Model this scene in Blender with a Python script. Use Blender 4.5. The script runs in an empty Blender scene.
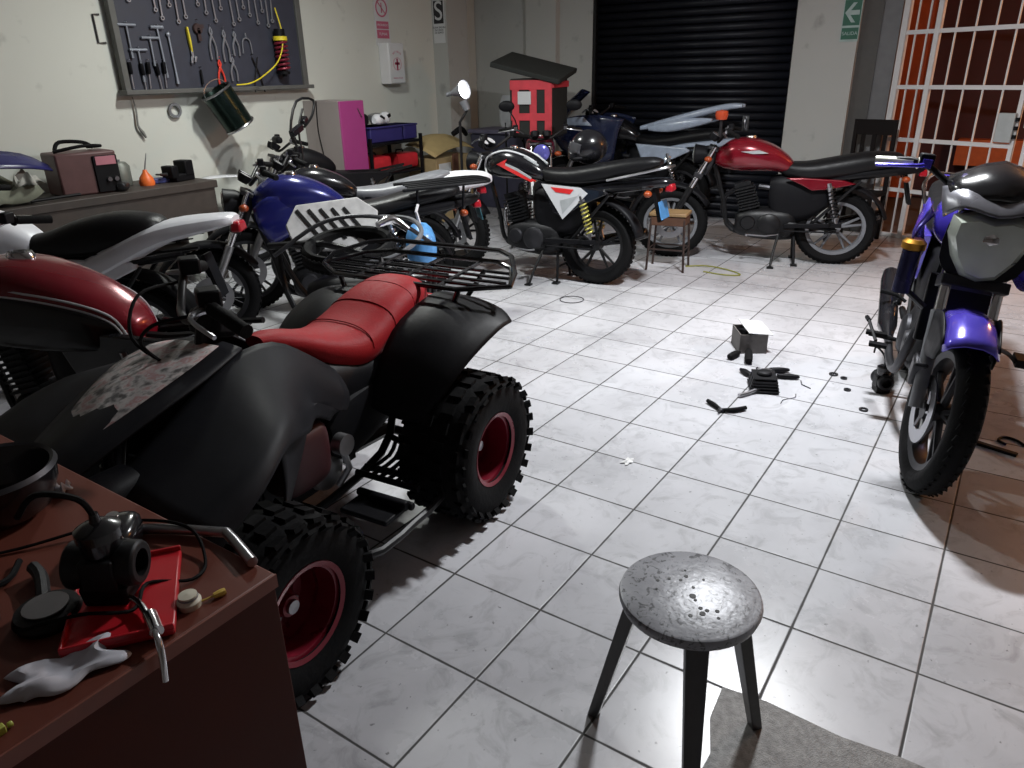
import bpy, math, random
from mathutils import Vector, Matrix
PI=math.pi; R=math.radians
rnd=random.Random(7)
sc=bpy.context.scene
col=sc.collection

# ------------------------------------------------------------------ materials
MATS={}
def mat(name,c,rough=.5,metal=0.0,var=.25,scale=14,bump=.0,coat=0.0,trans=0.0,emit=None,spec=.5):
    if name in MATS: return MATS[name]
    m=bpy.data.materials.new(name); m.use_nodes=True
    nt=m.node_tree; N=nt.nodes; L=nt.links; b=N['Principled BSDF']
    b.inputs['Roughness'].default_value=rough; b.inputs['Metallic'].default_value=metal
    b.inputs['Coat Weight'].default_value=coat; b.inputs['Transmission Weight'].default_value=trans
    b.inputs['Specular IOR Level'].default_value=spec
    if emit:
        b.inputs['Emission Color'].default_value=(*emit[0],1); b.inputs['Emission Strength'].default_value=emit[1]
    tc=N.new('ShaderNodeTexCoord'); n=N.new('ShaderNodeTexNoise'); n.inputs['Scale'].default_value=scale
    n.inputs['Detail'].default_value=4
    L.new(tc.outputs['Object'],n.inputs['Vector'])
    mx=N.new('ShaderNodeMix'); mx.data_type='RGBA'
    mx.inputs[6].default_value=(*[x*(1-var) for x in c],1); mx.inputs[7].default_value=(*[min(1,x*(1+var)) for x in c],1)
    L.new(n.outputs['Fac'],mx.inputs[0]); L.new(mx.outputs[2],b.inputs['Base Color'])
    r=N.new('ShaderNodeMapRange'); r.inputs['To Min'].default_value=max(.02,rough-.1); r.inputs['To Max'].default_value=min(1,rough+.12)
    L.new(n.outputs['Fac'],r.inputs['Value']); L.new(r.outputs[0],b.inputs['Roughness'])
    if bump:
        n2=N.new('ShaderNodeTexNoise'); n2.inputs['Scale'].default_value=scale*4; L.new(tc.outputs['Object'],n2.inputs['Vector'])
        bp=N.new('ShaderNodeBump'); bp.inputs['Strength'].default_value=bump; bp.inputs['Distance'].default_value=.01
        L.new(n2.outputs['Fac'],bp.inputs['Height']); L.new(bp.outputs[0],b.inputs['Normal'])
    MATS[name]=m; return m
BLK=mat('black_plastic',(.006,.006,.0075),.5,bump=.05,spec=.16)
GLOSS=mat('black_gloss_paint',(.008,.008,.010),.22,coat=.3)
FAIR=mat('scuffed_black_plastic',(.012,.0125,.0155),.52,var=.35,scale=6,bump=.05,spec=.15)
RUB=mat('black_rubber',(.0065,.0065,.007),.75,bump=.2,spec=.12)
VINYL=mat('black_vinyl',(.007,.007,.008),.42,bump=.12,scale=30,spec=.25)
FRAMEM=mat('black_frame_paint',(.007,.007,.008),.42,spec=.35)
ENG=mat('engine_grey_metal',(.018,.018,.02),.5,.6,var=.4,bump=.1)
ALU=mat('cast_aluminium',(.35,.35,.36),.35,.9)
DALU=mat('dark_alloy',(.045,.045,.05),.42,.7)
CHR=mat('chrome',(.75,.75,.77),.12,1.0,var=.05)
STEEL=mat('steel',(.42,.42,.44),.3,1.0)
RED=mat('metallic_red_paint',(.19,.005,.014),.22,.25,coat=.6,var=.12)
REDV=mat('red_vinyl',(.34,.008,.013),.6,var=.12,bump=.12,scale=40,spec=.25)
REDVD=mat('red_vinyl_seam',(.19,.005,.008),.7,spec=.1)
REDRIM=mat('red_rim_paint',(.20,.008,.022),.3,.3,coat=.3)
DRED=mat('dark_red_plastic',(.035,.004,.007),.5)
BLUE=mat('blue_paint',(.012,.015,.13),.22,.2,coat=.6)
PURP=mat('violet_blue_paint',(.085,.06,.50),.2,.25,coat=.7)
WHITE=mat('white_plastic',(.74,.75,.79),.35,var=.08)
DWHITE=mat('dirty_white_plastic',(.5,.5,.5),.45,var=.4,scale=20)
GREYP=mat('grey_plastic',(.16,.165,.18),.4)
BLUEGREY=mat('pale_blue_fairing_paint',(.36,.42,.52),.25,coat=.4)
REDL=mat('red_tail_lens',(.35,.01,.02),.2)
ORL=mat('orange_signal_lens',(.30,.05,.01),.3)
GOLD=mat('gold_anodised',(.75,.38,.06),.3,.9)
YEL=mat('yellow_plastic',(.75,.6,.03),.4)
LBLUE=mat('light_blue_plastic',(.08,.26,.55),.4,var=.4)
TEAL=mat('teal_sticker',(.05,.16,.2),.4)
WOOD=mat('worn_wood',(.2,.12,.06),.6,var=.5)
ORG=mat('orange_plastic',(.85,.16,.03),.45)
CARD=mat('brown_cardboard',(.36,.26,.13),.8,var=.2)
GLASSD=mat('mirror_glass',(.6,.6,.62),.05,1.0,var=.02)

# ------------------------------------------------------------------ geometry
class G:
    def __init__(s): s.v=[]; s.f=[]; s.m=[]
    def add(s,vs,fs,mi=0,M=None):
        o=len(s.v)
        for p in vs:
            p=Vector(p)
            s.v.append(tuple(M@p) if M else tuple(p))
        for f in fs: s.f.append([i+o for i in f]); s.m.append(mi)
        return s
    def box(s,c,d,rot=(0,0,0),mi=0,M=None,taper=1.0):
        x,y,z=[k/2 for k in d]; t=taper
        vs=[(-x,-y,-z),(x,-y,-z),(x,y,-z),(-x,y,-z),(-x*t,-y*t,z),(x*t,-y*t,z),(x*t,y*t,z),(-x*t,y*t,z)]
        T=Matrix.Translation(c)@Matrix.Rotation(rot[2],4,'Z')@Matrix.Rotation(rot[1],4,'Y')@Matrix.Rotation(rot[0],4,'X')
        if M: T=M@T
        return s.add(vs,[(0,3,2,1),(4,5,6,7),(0,1,5,4),(1,2,6,5),(2,3,7,6),(3,0,4,7)],mi,T)
    def tube(s,pts,r,seg=8,mi=0,closed=False,smooth=0,M=None):
        P=[Vector(p) for p in pts]
        rr=list(r) if isinstance(r,(list,tuple)) else [r]*len(P)
        if smooth and len(P)>2:
            Q=[];q=[];n=len(P)
            rng=range(n) if closed else range(n-1)
            for i in rng:
                if closed: a,b,c,d=P[i-1],P[i],P[(i+1)%n],P[(i+2)%n]; ra,rb=rr[i],rr[(i+1)%n]
                else: a,b,c,d=P[max(i-1,0)],P[i],P[i+1],P[min(i+2,n-1)]; ra,rb=rr[i],rr[i+1]
                for k in range(smooth):
                    t=k/smooth
                    Q.append(.5*((2*b)+(c-a)*t+(2*a-5*b+4*c-d)*t*t+(3*b-a-3*c+d)*t**3)); q.append(ra+(rb-ra)*t)
            if not closed: Q.append(P[-1]); q.append(rr[-1])
            P,rr=Q,q
        n=len(P); vs=[];fs=[]; up=None
        for i in range(n):
            if closed: t=(P[(i+1)%n]-P[i-1])
            else: t=P[min(i+1,n-1)]-P[max(i-1,0)]
            if t.length<1e-9: t=Vector((0,0,1))
            t.normalize()
            if up is None:
                up=Vector((0,0,1)) if abs(t.z)<.9 else Vector((1,0,0))
            a=up-t*up.dot(t)
            if a.length<1e-6: a=t.orthogonal()
            a.normalize(); up=a; b=t.cross(a)
            for k in range(seg):
                th=2*PI*k/seg
                vs.append(P[i]+(a*math.cos(th)+b*math.sin(th))*rr[i])
        for i in range(n if closed else n-1):
            j=(i+1)%n
            for k in range(seg):
                l=(k+1)%seg; fs.append((i*seg+k,i*seg+l,j*seg+l,j*seg+k))
        if not closed:
            fs.append(tuple(range(seg))[::-1]); fs.append(tuple((n-1)*seg+k for k in range(seg)))
        return s.add(vs,fs,mi,M)
    def lathe(s,prof,c=(0,0,0),axis='Z',seg=24,mi=0,M=None,cap=True,a0=0,a1=2*PI):
        # prof: (radius, height)
        full=abs(a1-a0-2*PI)<1e-6
        n=len(prof); ns=seg if full else seg+1; vs=[];fs=[]
        for k in range(ns):
            th=a0+(a1-a0)*k/seg
            for r,h in prof:
                x,y=r*math.cos(th),r*math.sin(th)
                p={'Z':(x,y,h),'Y':(x,h,y),'X':(h,x,y)}[axis]
                vs.append((p[0]+c[0],p[1]+c[1],p[2]+c[2]))
        for k in range(seg):
            l=(k+1)%ns
            for i in range(n-1): fs.append((k*n+i,l*n+i,l*n+i+1,k*n+i+1))
        if cap and full:
            if prof[0][0]>1e-5: fs.append(tuple(k*n for k in range(ns))[::-1])
            if prof[-1][0]>1e-5: fs.append(tuple(k*n+n-1 for k in range(ns)))
        return s.add(vs,fs,mi,M)
    def loft(s,secs,seg=18,e=2.4,mi=0,M=None):
        # secs: (x, z, halfw, halfh[, y[, tilt]]) cross sections along x
        vs=[];fs=[]
        S=[];n0=len(secs)
        for i in range(n0-1):
            A=[list(q)+[0]*(6-len(q)) for q in (secs[max(i-1,0)],secs[i],secs[i+1],secs[min(i+2,n0-1)])]
            for k in range(4):
                t=k/4; S.append([.5*(2*b+(c-a)*t+(2*a-5*b+4*c-d)*t*t+(3*b-a-3*c+d)*t**3) for a,b,c,d in zip(*A)])
        S.append(list(secs[-1])+[0]*(6-len(secs[-1])))
        for x,z,w,h,y,tl in S:
            w=max(w,.002);h=max(h,.002)
            for k in range(seg):
                th=2*PI*k/seg; cc,ss=math.cos(th),math.sin(th)
                py=w*math.copysign(abs(cc)**(2/e),cc); pz=h*math.copysign(abs(ss)**(2/e),ss)
                vs.append((x-pz*math.sin(tl),y+py,z+pz*math.cos(tl)))
        n=len(S)
        for i in range(n-1):
            for k in range(seg):
                l=(k+1)%seg; fs.append((i*seg+k,(i+1)*seg+k,(i+1)*seg+l,i*seg+l))
        fs.append(tuple(range(seg))); fs.append(tuple((n-1)*seg+k for k in range(seg))[::-1])
        return s.add(vs,fs,mi,M)
    def prism(s,poly,y0,y1,plane='xz',mi=0,M=None,inset=0.0):
        n=len(poly); cx=sum(p[0] for p in poly)/n; cz=sum(p[1] for p in poly)/n
        vs=[]
        for j,y in enumerate((y0,y1)):
            for p in poly:
                q=p if j==0 or not inset else (p[0]+(cx-p[0])*inset,p[1]+(cz-p[1])*inset)
                vs.append({'xz':(q[0],y,q[1]),'xy':(q[0],q[1],y),'yz':(y,q[0],q[1])}[plane])
        fs=[tuple(range(n)),tuple(range(n,2*n))[::-1]]+[(i,i+n,(i+1)%n+n,(i+1)%n) for i in range(n)]
        return s.add(vs,fs,mi,M)
    def grid(s,rows,mi=0,M=None,sub=3):
        # smooth interpolated sheet through rows of points
        def interp(P):
            P=[Vector(p) for p in P]; Q=[]
            for i in range(len(P)-1):
                a,b,c,d=P[max(i-1,0)],P[i],P[i+1],P[min(i+2,len(P)-1)]
                for k in range(sub):
                    t=k/sub; Q.append(.5*((2*b)+(c-a)*t+(2*a-5*b+4*c-d)*t*t+(3*b-a-3*c+d)*t**3))
            Q.append(P[-1]); return Q
        rr=[interp(r) for r in rows]; cols=[interp(c) for c in zip(*rr)]
        nc=len(cols); nr=len(cols[0]); vs=[p for c in cols for p in c]
        return s.add(vs,[(i*nr+j,(i+1)*nr+j,(i+1)*nr+j+1,i*nr+j+1) for i in range(nc-1) for j in range(nr-1)],mi,M)
    def ball(s,c,r,mi=0,seg=16,rings=9,M=None,sq=1.0):
        rr=r if isinstance(r,(tuple,list)) else (r,r,r)
        prof=[]
        vs=[];fs=[]
        for i in range(rings+1):
            ph=-PI/2+PI*i/rings
            for k in range(seg):
                th=2*PI*k/seg
                vs.append((c[0]+rr[0]*math.cos(ph)*math.cos(th),c[1]+rr[1]*math.cos(ph)*math.sin(th),c[2]+rr[2]*math.sin(ph)))
        for i in range(rings):
            for k in range(seg):
                l=(k+1)%seg; fs.append((i*seg+k,i*seg+l,(i+1)*seg+l,(i+1)*seg+k))
        return s.add(vs,fs,mi,M)
    def coil(s,a,b,r,wire,turns,seg=6,mi=0):
        a=Vector(a);b=Vector(b);t=(b-a);L=t.length;t.normalize();u=t.orthogonal().normalized();w=t.cross(u)
        n=int(turns*12); pts=[a+t*L*i/n+(u*math.cos(2*PI*turns*i/n)+w*math.sin(2*PI*turns*i/n))*r for i in range(n+1)]
        return s.tube(pts,wire,seg,mi)
    def build(s,name,mats,parent=None,bevel=0,solid=0,label=None,sub=0,angle=40,kind=None,flat=False):
        me=bpy.data.meshes.new(name); me.from_pydata(s.v,[],s.f)
        if not isinstance(mats,(list,tuple)): mats=[mats]
        for m in mats: me.materials.append(m)
        me.polygons.foreach_set('material_index',s.m)
        if not flat:
            me.polygons.foreach_set('use_smooth',[True]*len(me.polygons))
            me.set_sharp_from_angle(angle=R(angle))
        me.update(); me.validate()
        o=bpy.data.objects.new(name,me); col.objects.link(o)
        if parent: o.parent=parent
        if solid:
            md=o.modifiers.new('thick','SOLIDIFY'); md.thickness=solid; md.offset=0
        if bevel:
            md=o.modifiers.new('bevel','BEVEL'); md.width=bevel; md.segments=2; md.limit_method='ANGLE'; md.angle_limit=R(35)
        if label: o['label']=label
        if kind: o['kind']=kind
        return o
def thing(name,label,cat,loc=(0,0,0),rot=(0,0,0),scale=1,group=None):
    o=bpy.data.objects.new(name,None); o.empty_display_size=.1; col.objects.link(o)
    o.location=loc; o.rotation_euler=rot; o.scale=(scale,)*3
    o['label']=label; o['category']=cat
    if group:o['group']=group
    return o
def tag(o,label,cat,group=None,loc=None,rot=None,kind=None):
    o['label']=label;o['category']=cat
    if group:o['group']=group
    if kind:o['kind']=kind
    if loc:o.location=loc
    if rot:o.rotation_euler=rot
    return o
def struct(name,g,m,**k): return g.build(name,m,kind='structure',**k)
def dup(o,parent=None):
    c=o.copy(); col.objects.link(c)
    if parent: c.parent=parent
    for ch in list(o.children): dup(ch,c)
    return c
def text(name,body,size,m,parent,loc,rot,ext=.001,align='CENTER',spacing=1.0,sx=1.0):
    cu=bpy.data.curves.new(name,'FONT'); cu.body=body; cu.size=size; cu.extrude=ext; cu.align_x=align; cu.align_y='CENTER'; cu.space_line=spacing
    t=bpy.data.objects.new(name+'_tmp',cu); col.objects.link(t)
    dg=bpy.context.evaluated_depsgraph_get(); dg.update()
    me=bpy.data.meshes.new_from_object(t.evaluated_get(dg)); bpy.data.objects.remove(t)
    me.materials.clear(); me.materials.append(m)
    o=bpy.data.objects.new(name,me); col.objects.link(o); o.parent=parent; o.location=loc; o.rotation_euler=rot; o.scale=(sx,1,1)
    return o

# ------------------------------------------------------------------ room
WY=6.2; XB=8.4; H=3.1
def floor_mat():
    m=bpy.data.materials.new('glazed_floor_tiles'); m.use_nodes=True; nt=m.node_tree;N=nt.nodes;L=nt.links;b=N['Principled BSDF']
    geo=N.new('ShaderNodeNewGeometry'); sep=N.new('ShaderNodeSeparateXYZ'); L.new(geo.outputs['Position'],sep.inputs[0])
    def M(op,a,b_=None,c=None):
        n=N.new('ShaderNodeMath'); n.operation=op
        for i,v in enumerate((a,b_,c)):
            if v is None: continue
            if isinstance(v,(int,float)): n.inputs[i].default_value=v
            else: L.new(v,n.inputs[i])
        return n.outputs[0]
    T=.35
    nz=N.new('ShaderNodeTexNoise'); nz.inputs['Scale'].default_value=1.3; L.new(geo.outputs['Position'],nz.inputs['Vector'])
    def cell(o,off): 
        u=M('DIVIDE',M('SUBTRACT',o,off),T); fr=M('FRACT',u); return u,M('MINIMUM',fr,M('SUBTRACT',1.0,fr))
    ux,dx=cell(sep.outputs[0],1.265-.35*10); uy,dy=cell(sep.outputs[1],1.363-.35*20)
    d=M('MINIMUM',dx,dy)
    n1=N.new('ShaderNodeTexNoise'); n1.inputs['Scale'].default_value=9; n1.inputs['Detail'].default_value=3; L.new(geo.outputs['Position'],n1.inputs['Vector'])
    wv=M('ADD',.0085,M('MULTIPLY',M('SUBTRACT',n1.outputs['Fac'],.5),.008))
    mr=N.new('ShaderNodeMapRange'); mr.interpolation_type='SMOOTHSTEP'
    L.new(d,mr.inputs['Value']); L.new(M('MULTIPLY',wv,.6),mr.inputs['From Min']); L.new(M('MULTIPLY',wv,1.9),mr.inputs['From Max'])
    tile=mr.outputs[0]
    # per-tile variation
    cmb=N.new('ShaderNodeCombineXYZ'); L.new(M('FLOOR',ux),cmb.inputs[0]); L.new(M('FLOOR',uy),cmb.inputs[1])
    wn=N.new('ShaderNodeTexWhiteNoise'); wn.noise_dimensions='3D'; L.new(cmb.outputs[0],wn.inputs['Vector'])
    # marble veins
    n2=N.new('ShaderNodeTexNoise'); n2.inputs['Scale'].default_value=7; n2.inputs['Detail'].default_value=8; n2.inputs['Roughness'].default_value=.65; n2.inputs['Distortion'].default_value=1.6
    add=N.new('ShaderNodeVectorMath'); add.operation='MULTIPLY_ADD'; L.new(wn.outputs['Color'],add.inputs[0]); add.inputs[1].default_value=(5,5,5); L.new(geo.outputs['Position'],add.inputs[2])
    L.new(add.outputs[0],n2.inputs['Vector'])
    vr=N.new('ShaderNodeValToRGB'); e=vr.color_ramp.elements
    e[0].position=.28; e[0].color=(.41,.41,.43,1); e[1].position=.5; e[1].color=(.58,.58,.61,1)
    L.new(n2.outputs['Fac'],vr.inputs[0])
    # broad grime
    n3=N.new('ShaderNodeTexNoise'); n3.inputs['Scale'].default_value=1.1; n3.inputs['Detail'].default_value=7; n3.inputs['Roughness'].default_value=.6; L.new(geo.outputs['Position'],n3.inputs['Vector'])
    gr=N.new('ShaderNodeMapRange'); gr.inputs['From Min'].default_value=.3; gr.inputs['From Max'].default_value=.6; gr.inputs['To Min'].default_value=.72; gr.inputs['To Max'].default_value=1.0
    L.new(n3.outputs['Fac'],gr.inputs['Value'])
    n4=N.new('ShaderNodeTexNoise'); n4.inputs['Scale'].default_value=42; n4.inputs['Detail'].default_value=2; L.new(geo.outputs['Position'],n4.inputs['Vector'])
    sp=N.new('ShaderNodeMapRange'); sp.inputs['From Min'].default_value=.24; sp.inputs['From Max'].default_value=.30; sp.inputs['To Min'].default_value=.45; sp.inputs['To Max'].default_value=1
    L.new(n4.outputs['Fac'],sp.inputs['Value'])
    tv=M('MULTIPLY',M('MULTIPLY',gr.outputs[0],sp.outputs[0]),M('ADD',.93,M('MULTIPLY',wn.outputs['Value'],.1)))
    sc_=N.new('ShaderNodeVectorMath'); sc_.operation='SCALE'; L.new(vr.outputs[0],sc_.inputs[0]); L.new(tv,sc_.inputs['Scale'])
    mx=N.new('ShaderNodeMix'); mx.data_type='RGBA'; mx.inputs[6].default_value=(.045,.043,.042,1); L.new(sc_.outputs[0],mx.inputs[7]); L.new(tile,mx.inputs[0])
    L.new(mx.outputs[2],b.inputs['Base Color'])
    L.new(M('ADD',M('MULTIPLY',M('SUBTRACT',1.0,tile),.5),M('ADD',.16,M('MULTIPLY',n3.outputs['Fac'],.26))),b.inputs['Roughness'])
    bp=N.new('ShaderNodeBump'); bp.inputs['Strength'].default_value=.35; bp.inputs['Distance'].default_value=.003
    L.new(M('ADD',tile,M('MULTIPLY',n2.outputs['Fac'],.12)),bp.inputs['Height']); L.new(bp.outputs[0],b.inputs['Normal'])
    return m
def wall_mat(name,c):
    m=mat(name,c,.75,var=.06,scale=1.2,bump=.08)
    nt=m.node_tree;N=nt.nodes;L=nt.links
    n=N.new('ShaderNodeTexNoise'); n.inputs['Scale'].default_value=5; n.inputs['Detail'].default_value=6
    tc=N.new('ShaderNodeTexCoord'); L.new(tc.outputs['Object'],n.inputs['Vector'])
    mr=N.new('ShaderNodeMapRange'); mr.inputs['From Min'].default_value=.26; mr.inputs['From Max'].default_value=.38; mr.inputs['To Min'].default_value=.72; mr.inputs['To Max'].default_value=1
    L.new(n.outputs['Fac'],mr.inputs['Value'])
    b=N['Principled BSDF']; src=b.inputs['Base Color'].links[0].from_socket
    s=N.new('ShaderNodeVectorMath'); s.operation='SCALE'; L.new(src,s.inputs[0]); L.new(mr.outputs[0],s.inputs['Scale']); L.new(s.outputs[0],b.inputs['Base Color'])
    return m
WALL=wall_mat('cream_wall_paint',(.60,.61,.56)); WALLG=wall_mat('grey_wall_paint',(.42,.42,.40))
def slab(name,a,b,m,**k):
    c=[(a[i]+b[i])/2 for i in range(3)]; d=[abs(b[i]-a[i]) for i in range(3)]
    return struct(name,G().box(c,d),m,flat=True,**k)
slab('floor',(-1.6,-2.4,-.1),(XB+.1,WY+.3,0),floor_mat())
slab('wall_left',(-1.6,WY,0),(XB+.2,WY+.15,H),WALL)
DIM=wall_mat('dark_unseen_wall',(.16,.155,.15))  # unseen walls, coloured dark to cut bounce light and raise contrast
slab('wall_rear',(-1.75,-2.5,0),(-1.6,WY+.15,H),DIM)
slab('wall_right',(-1.6,-2.6,0),(6.9,-2.4,H),DIM)
slab('ceiling',(-1.75,-2.6,H),(XB+.3,WY+.3,H+.1),WALLG)
# back wall pieces round the shutter
slab('wall_back',(XB,4.5,0),(XB+.2,WY,H),WALLG)
slab('wall_front_pillar',(XB-.12,1.58,0),(XB+.2,2.17,H),WALLG)
slab('wall_lintel',(XB,2.17,2.75),(XB+.2,4.5,H),WALLG)
slab('trim_1',(XB-.1,4.94,0),(XB,5.36,H),WALLG)
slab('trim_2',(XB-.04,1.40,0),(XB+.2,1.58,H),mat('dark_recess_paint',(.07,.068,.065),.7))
slab('trim_3',(XB-.02,1.24,0),(XB+.12,1.40,H),mat('grey_post_paint',(.13,.13,.135),.6))
slab('wall_pillar',(7.55,5.98,0),(7.95,WY,H),WALLG)
# rolling shutter
g=G()
n=34
for i in range(n):
    z0=.02+i*.081
    prof=[(0,z0),(.018,z0+.012),(.024,z0+.04),(.018,z0+.066),(0,z0+.081)]
    vs=[(XB+.07-p[0],y,p[1]) for p in prof for y in (2.17,4.5)]
    g.add(vs,[(2*k,2*k+1,2*k+3,2*k+2) for k in range(4)])
sh=struct('door_1',g,mat('dark_shutter_paint',(.008,.009,.014),.42,.2,var=.3,scale=3,spec=.3),solid=.002,angle=60)
sh['label']='black rolling metal shutter'
g=G().box((XB+.05,2.19,1.4),(.09,.04,2.8)).box((XB+.05,4.48,1.4),(.09,.04,2.8)); g.build('shutter_rail',FRAMEM,sh)
G().box((XB+.03,2.5,.05),(.03,.06,.02)).tube([(XB+.03,2.62,.98),(XB+.0,2.62,1.0),(XB+.0,2.62,1.08),(XB+.03,2.62,1.1)],.012,smooth=3).box((XB+.035,2.62,1.04),(.01,.07,.16)).build('shutter_handle',STEEL,sh)
# street outside the gate
slab('ground_street',(XB+.1,-6,-.12),(16,6,-.02),mat('street_concrete',(.12,.09,.08),.8,bump=.3))
fx=struct('wall_street',G().box((11.2,-1.2,2),(.2,8,4)),mat('dark_red_street_wall',(.06,.016,.02),.7,var=.3),flat=True)
slab('trim_4',(10.9,1.26,0),(11.15,1.60,4),mat('orange_street_post',(.5,.12,.05),.6))
slab('trim_5',(10.85,-3.5,.44),(11.1,.75,.74),mat('orange_street_beam',(.55,.13,.03),.6))
slab('wall_street_side',(XB+.2,1.95,-.02),(11.2,2.1,4),mat('dark_red_street_wall',(.05,.012,.012),.7))

# ---- white gate (oblique) with lock boxes
GW=mat('white_gate_paint',(.62,.6,.6),.4,var=.1)
P0=Vector((8.36,1.19,0)); d=Vector((-.414,-.91,0)).normalized(); ang=math.atan2(d.y,d.x)
gate=thing('metal_gate','white painted steel bar gate standing open onto the street, beside the grey pillar','gate',P0,(0,0,ang))
gw=1.16; gh=2.6
def bar(g,a,b,w): g.tube([a,b],w,4)
gf=G().box((0,0,gh/2),(.055,.05,gh)).box((gw,0,gh/2),(.035,.03,gh)).box((.32,0,gh/2),(.045,.045,gh))
for z in (.02,.46,.93,1.40,1.87,2.34,gh): gf.box((gw/2,0,z),(gw,.026,.036))
gf.build('gate_frame',GW,gate)
for x in (.11,.22,.48,.65,.82,.99): G().box((x,0,gh/2),(.013,.013,gh)).build('gate_bar',GW,gate)
lb=G().box((gw-.07,-.03,1.08),(.14,.05,.24)).build('lock_box',mat('lock_box_grey_paint',(.36,.38,.38),.5),gate,bevel=.008)
for z in (1.15,1.08,1.01): G().box((gw+.01,-.03,z),(.032,.03,.03)).build('bolt',BLK,lb)
g2=thing('gate_leaf','white barred gate leaf with a small square lock, cut off by the right edge','gate',P0+d*(gw+.11),(0,0,ang))
gf=G().box((0,0,gh/2),(.035,.03,gh)).box((1.3,0,gh/2),(.05,.05,gh))
for z in (.02,.46,.97,1.42,1.87,2.34,gh): gf.box((.65,0,z),(1.3,.026,.036))
gf.build('gate_frame',GW,g2)
for x in (.14,.28,.42,.56,.7,.84,.98,1.12): G().box((x,0,gh/2),(.013,.013,gh)).build('gate_bar',GW,g2)
l2=G().box((.03,-.03,1.15),(.12,.05,.13)).build('lock_box',mat('lock_box_grey_paint',(.4,.42,.42),.5),g2,bevel=.006)
G().lathe([(0,-.012),(.02,-.012),(.02,0)],(.03,-.056,1.15),'Y',12).build('key_cylinder',STEEL,l2)

# ------------------------------------------------------------------ signs
PAPER=mat('white_sign_card',(.6,.61,.62),.5,var=.04); SIGNK=mat('sign_black',(.02,.02,.025),.5); SIGNG=mat('sign_green',(.015,.10,.06),.5); SIGNR=mat('sign_faded_red',(.5,.12,.2),.5); PALE=mat('pale_sign_green',(.33,.42,.4),.5)
FX=(R(90),0,R(-90))   # text facing -X
FY=(R(90),0,0)        # text facing -Y
s=thing('safe_zone_sign','square white sign with a large S on black, on the grey pillar','sign',(7.545,6.09,2.2))
G().box((0,0,-.03),(.006,.17,.46)).build('sign_board',PAPER,s)
G().box((-.004,0,.07),(.004,.145,.24)).build('sign_panel',SIGNK,s)
text('letter','S',.29,PAPER,s,(-.007,0,.075),FX,.001)
text('lettering','ZONA SEGURA\nEN CASOS\nDE SISMOS',.028,SIGNK,s,(-.005,0,-.12),FX,.0005)
s=thing('exit_sign','green exit sign with a left pointing arrow on the front pillar','sign',(XB-.125,1.655,2.0))
G().box((0,0,0),(.006,.165,.38)).build('sign_board',PALE,s)
G().box((-.004,0,.06),(.004,.15,.22)).box((-.004,0,-.12),(.004,.15,.1)).build('sign_panel',SIGNG,s)
g=G()
# arrow pointing left in the picture = +y
g.prism([(.065,.0),(-.0,.085),(-.035,.085),(.015,.02),(-.065,.02),(-.065,-.02),(.015,-.02),(-.035,-.085),(-.0,-.085)],-.008,-.0065,'yz')
a=g.build('arrow',PALE,s,flat=True); a.location=(0,0,.06)
text('lettering','SALIDA',.042,PALE,s,(-.007,0,-.12),FX,.0005)
s=thing('no_smoking_sign','white sign with a red ring and red text band above the first aid box','sign',(6.68,WY-.006,2.16))
G().box((0,0,0),(.23,.006,.5)).build('sign_board',PAPER,s)
g=G().lathe([(.075,-.005),(.092,-.005),(.092,-.002),(.075,-.002),(.075,-.005)],(0,0,.12),'Y',28,cap=False).box((0,-.004,.12),(.014,.003,.1)).box((0,-.004,.12),(.15,.003,.012),(0,R(45),0))
g.box((0,-.004,-.05),(.19,.004,.075)).box((0,-.004,-.14),(.19,.004,.085)); g.build('sign_panel',SIGNR,s)
text('lettering','PROHIBIDO',.032,PAPER,s,(0,-.007,-.05),FY,.0005); text('lettering','FUMAR',.04,PAPER,s,(0,-.007,-.14),FY,.0005)
s=thing('first_aid_box','white wall box with a red cross, hung on the left wall','first aid box',(6.72,WY-.07,1.72))
G().box((0,0,0),(.25,.14,.42)).build('cabinet_body',mat('white_metal_box',(.66,.65,.66),.4,var=.03),s,bevel=.008)
G().box((.0,-.074,0),(.235,.008,.40)).build('door',PAPER,s,bevel=.003)
G().box((0,-.08,-.01),(.02,.004,.12)).box((0,-.08,.0),(.075,.004,.024)).build('cross',mat('cross_red',(.28,.02,.07),.5),s)
g=G().lathe([(.062,-.002),(.066,-.002),(.066,0),(.062,0),(.062,-.002)],(0,-.079,-.005),'Y',24,cap=False); g.build('ring',SIGNR,s)
for i,ch in enumerate('BOTIQUIN'):
    a_=R(128-i*11); text('lettering',ch,.026,SIGNR,s,(.1*math.cos(a_)*.95,-.08,.0+.1*math.sin(a_)+.02),(R(90),-(a_-PI/2),0),.0005)
text('lettering','PRIMEROS AUXILIOS',.017,SIGNR,s,(0,-.08,-.15),FY,.0005)

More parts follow.
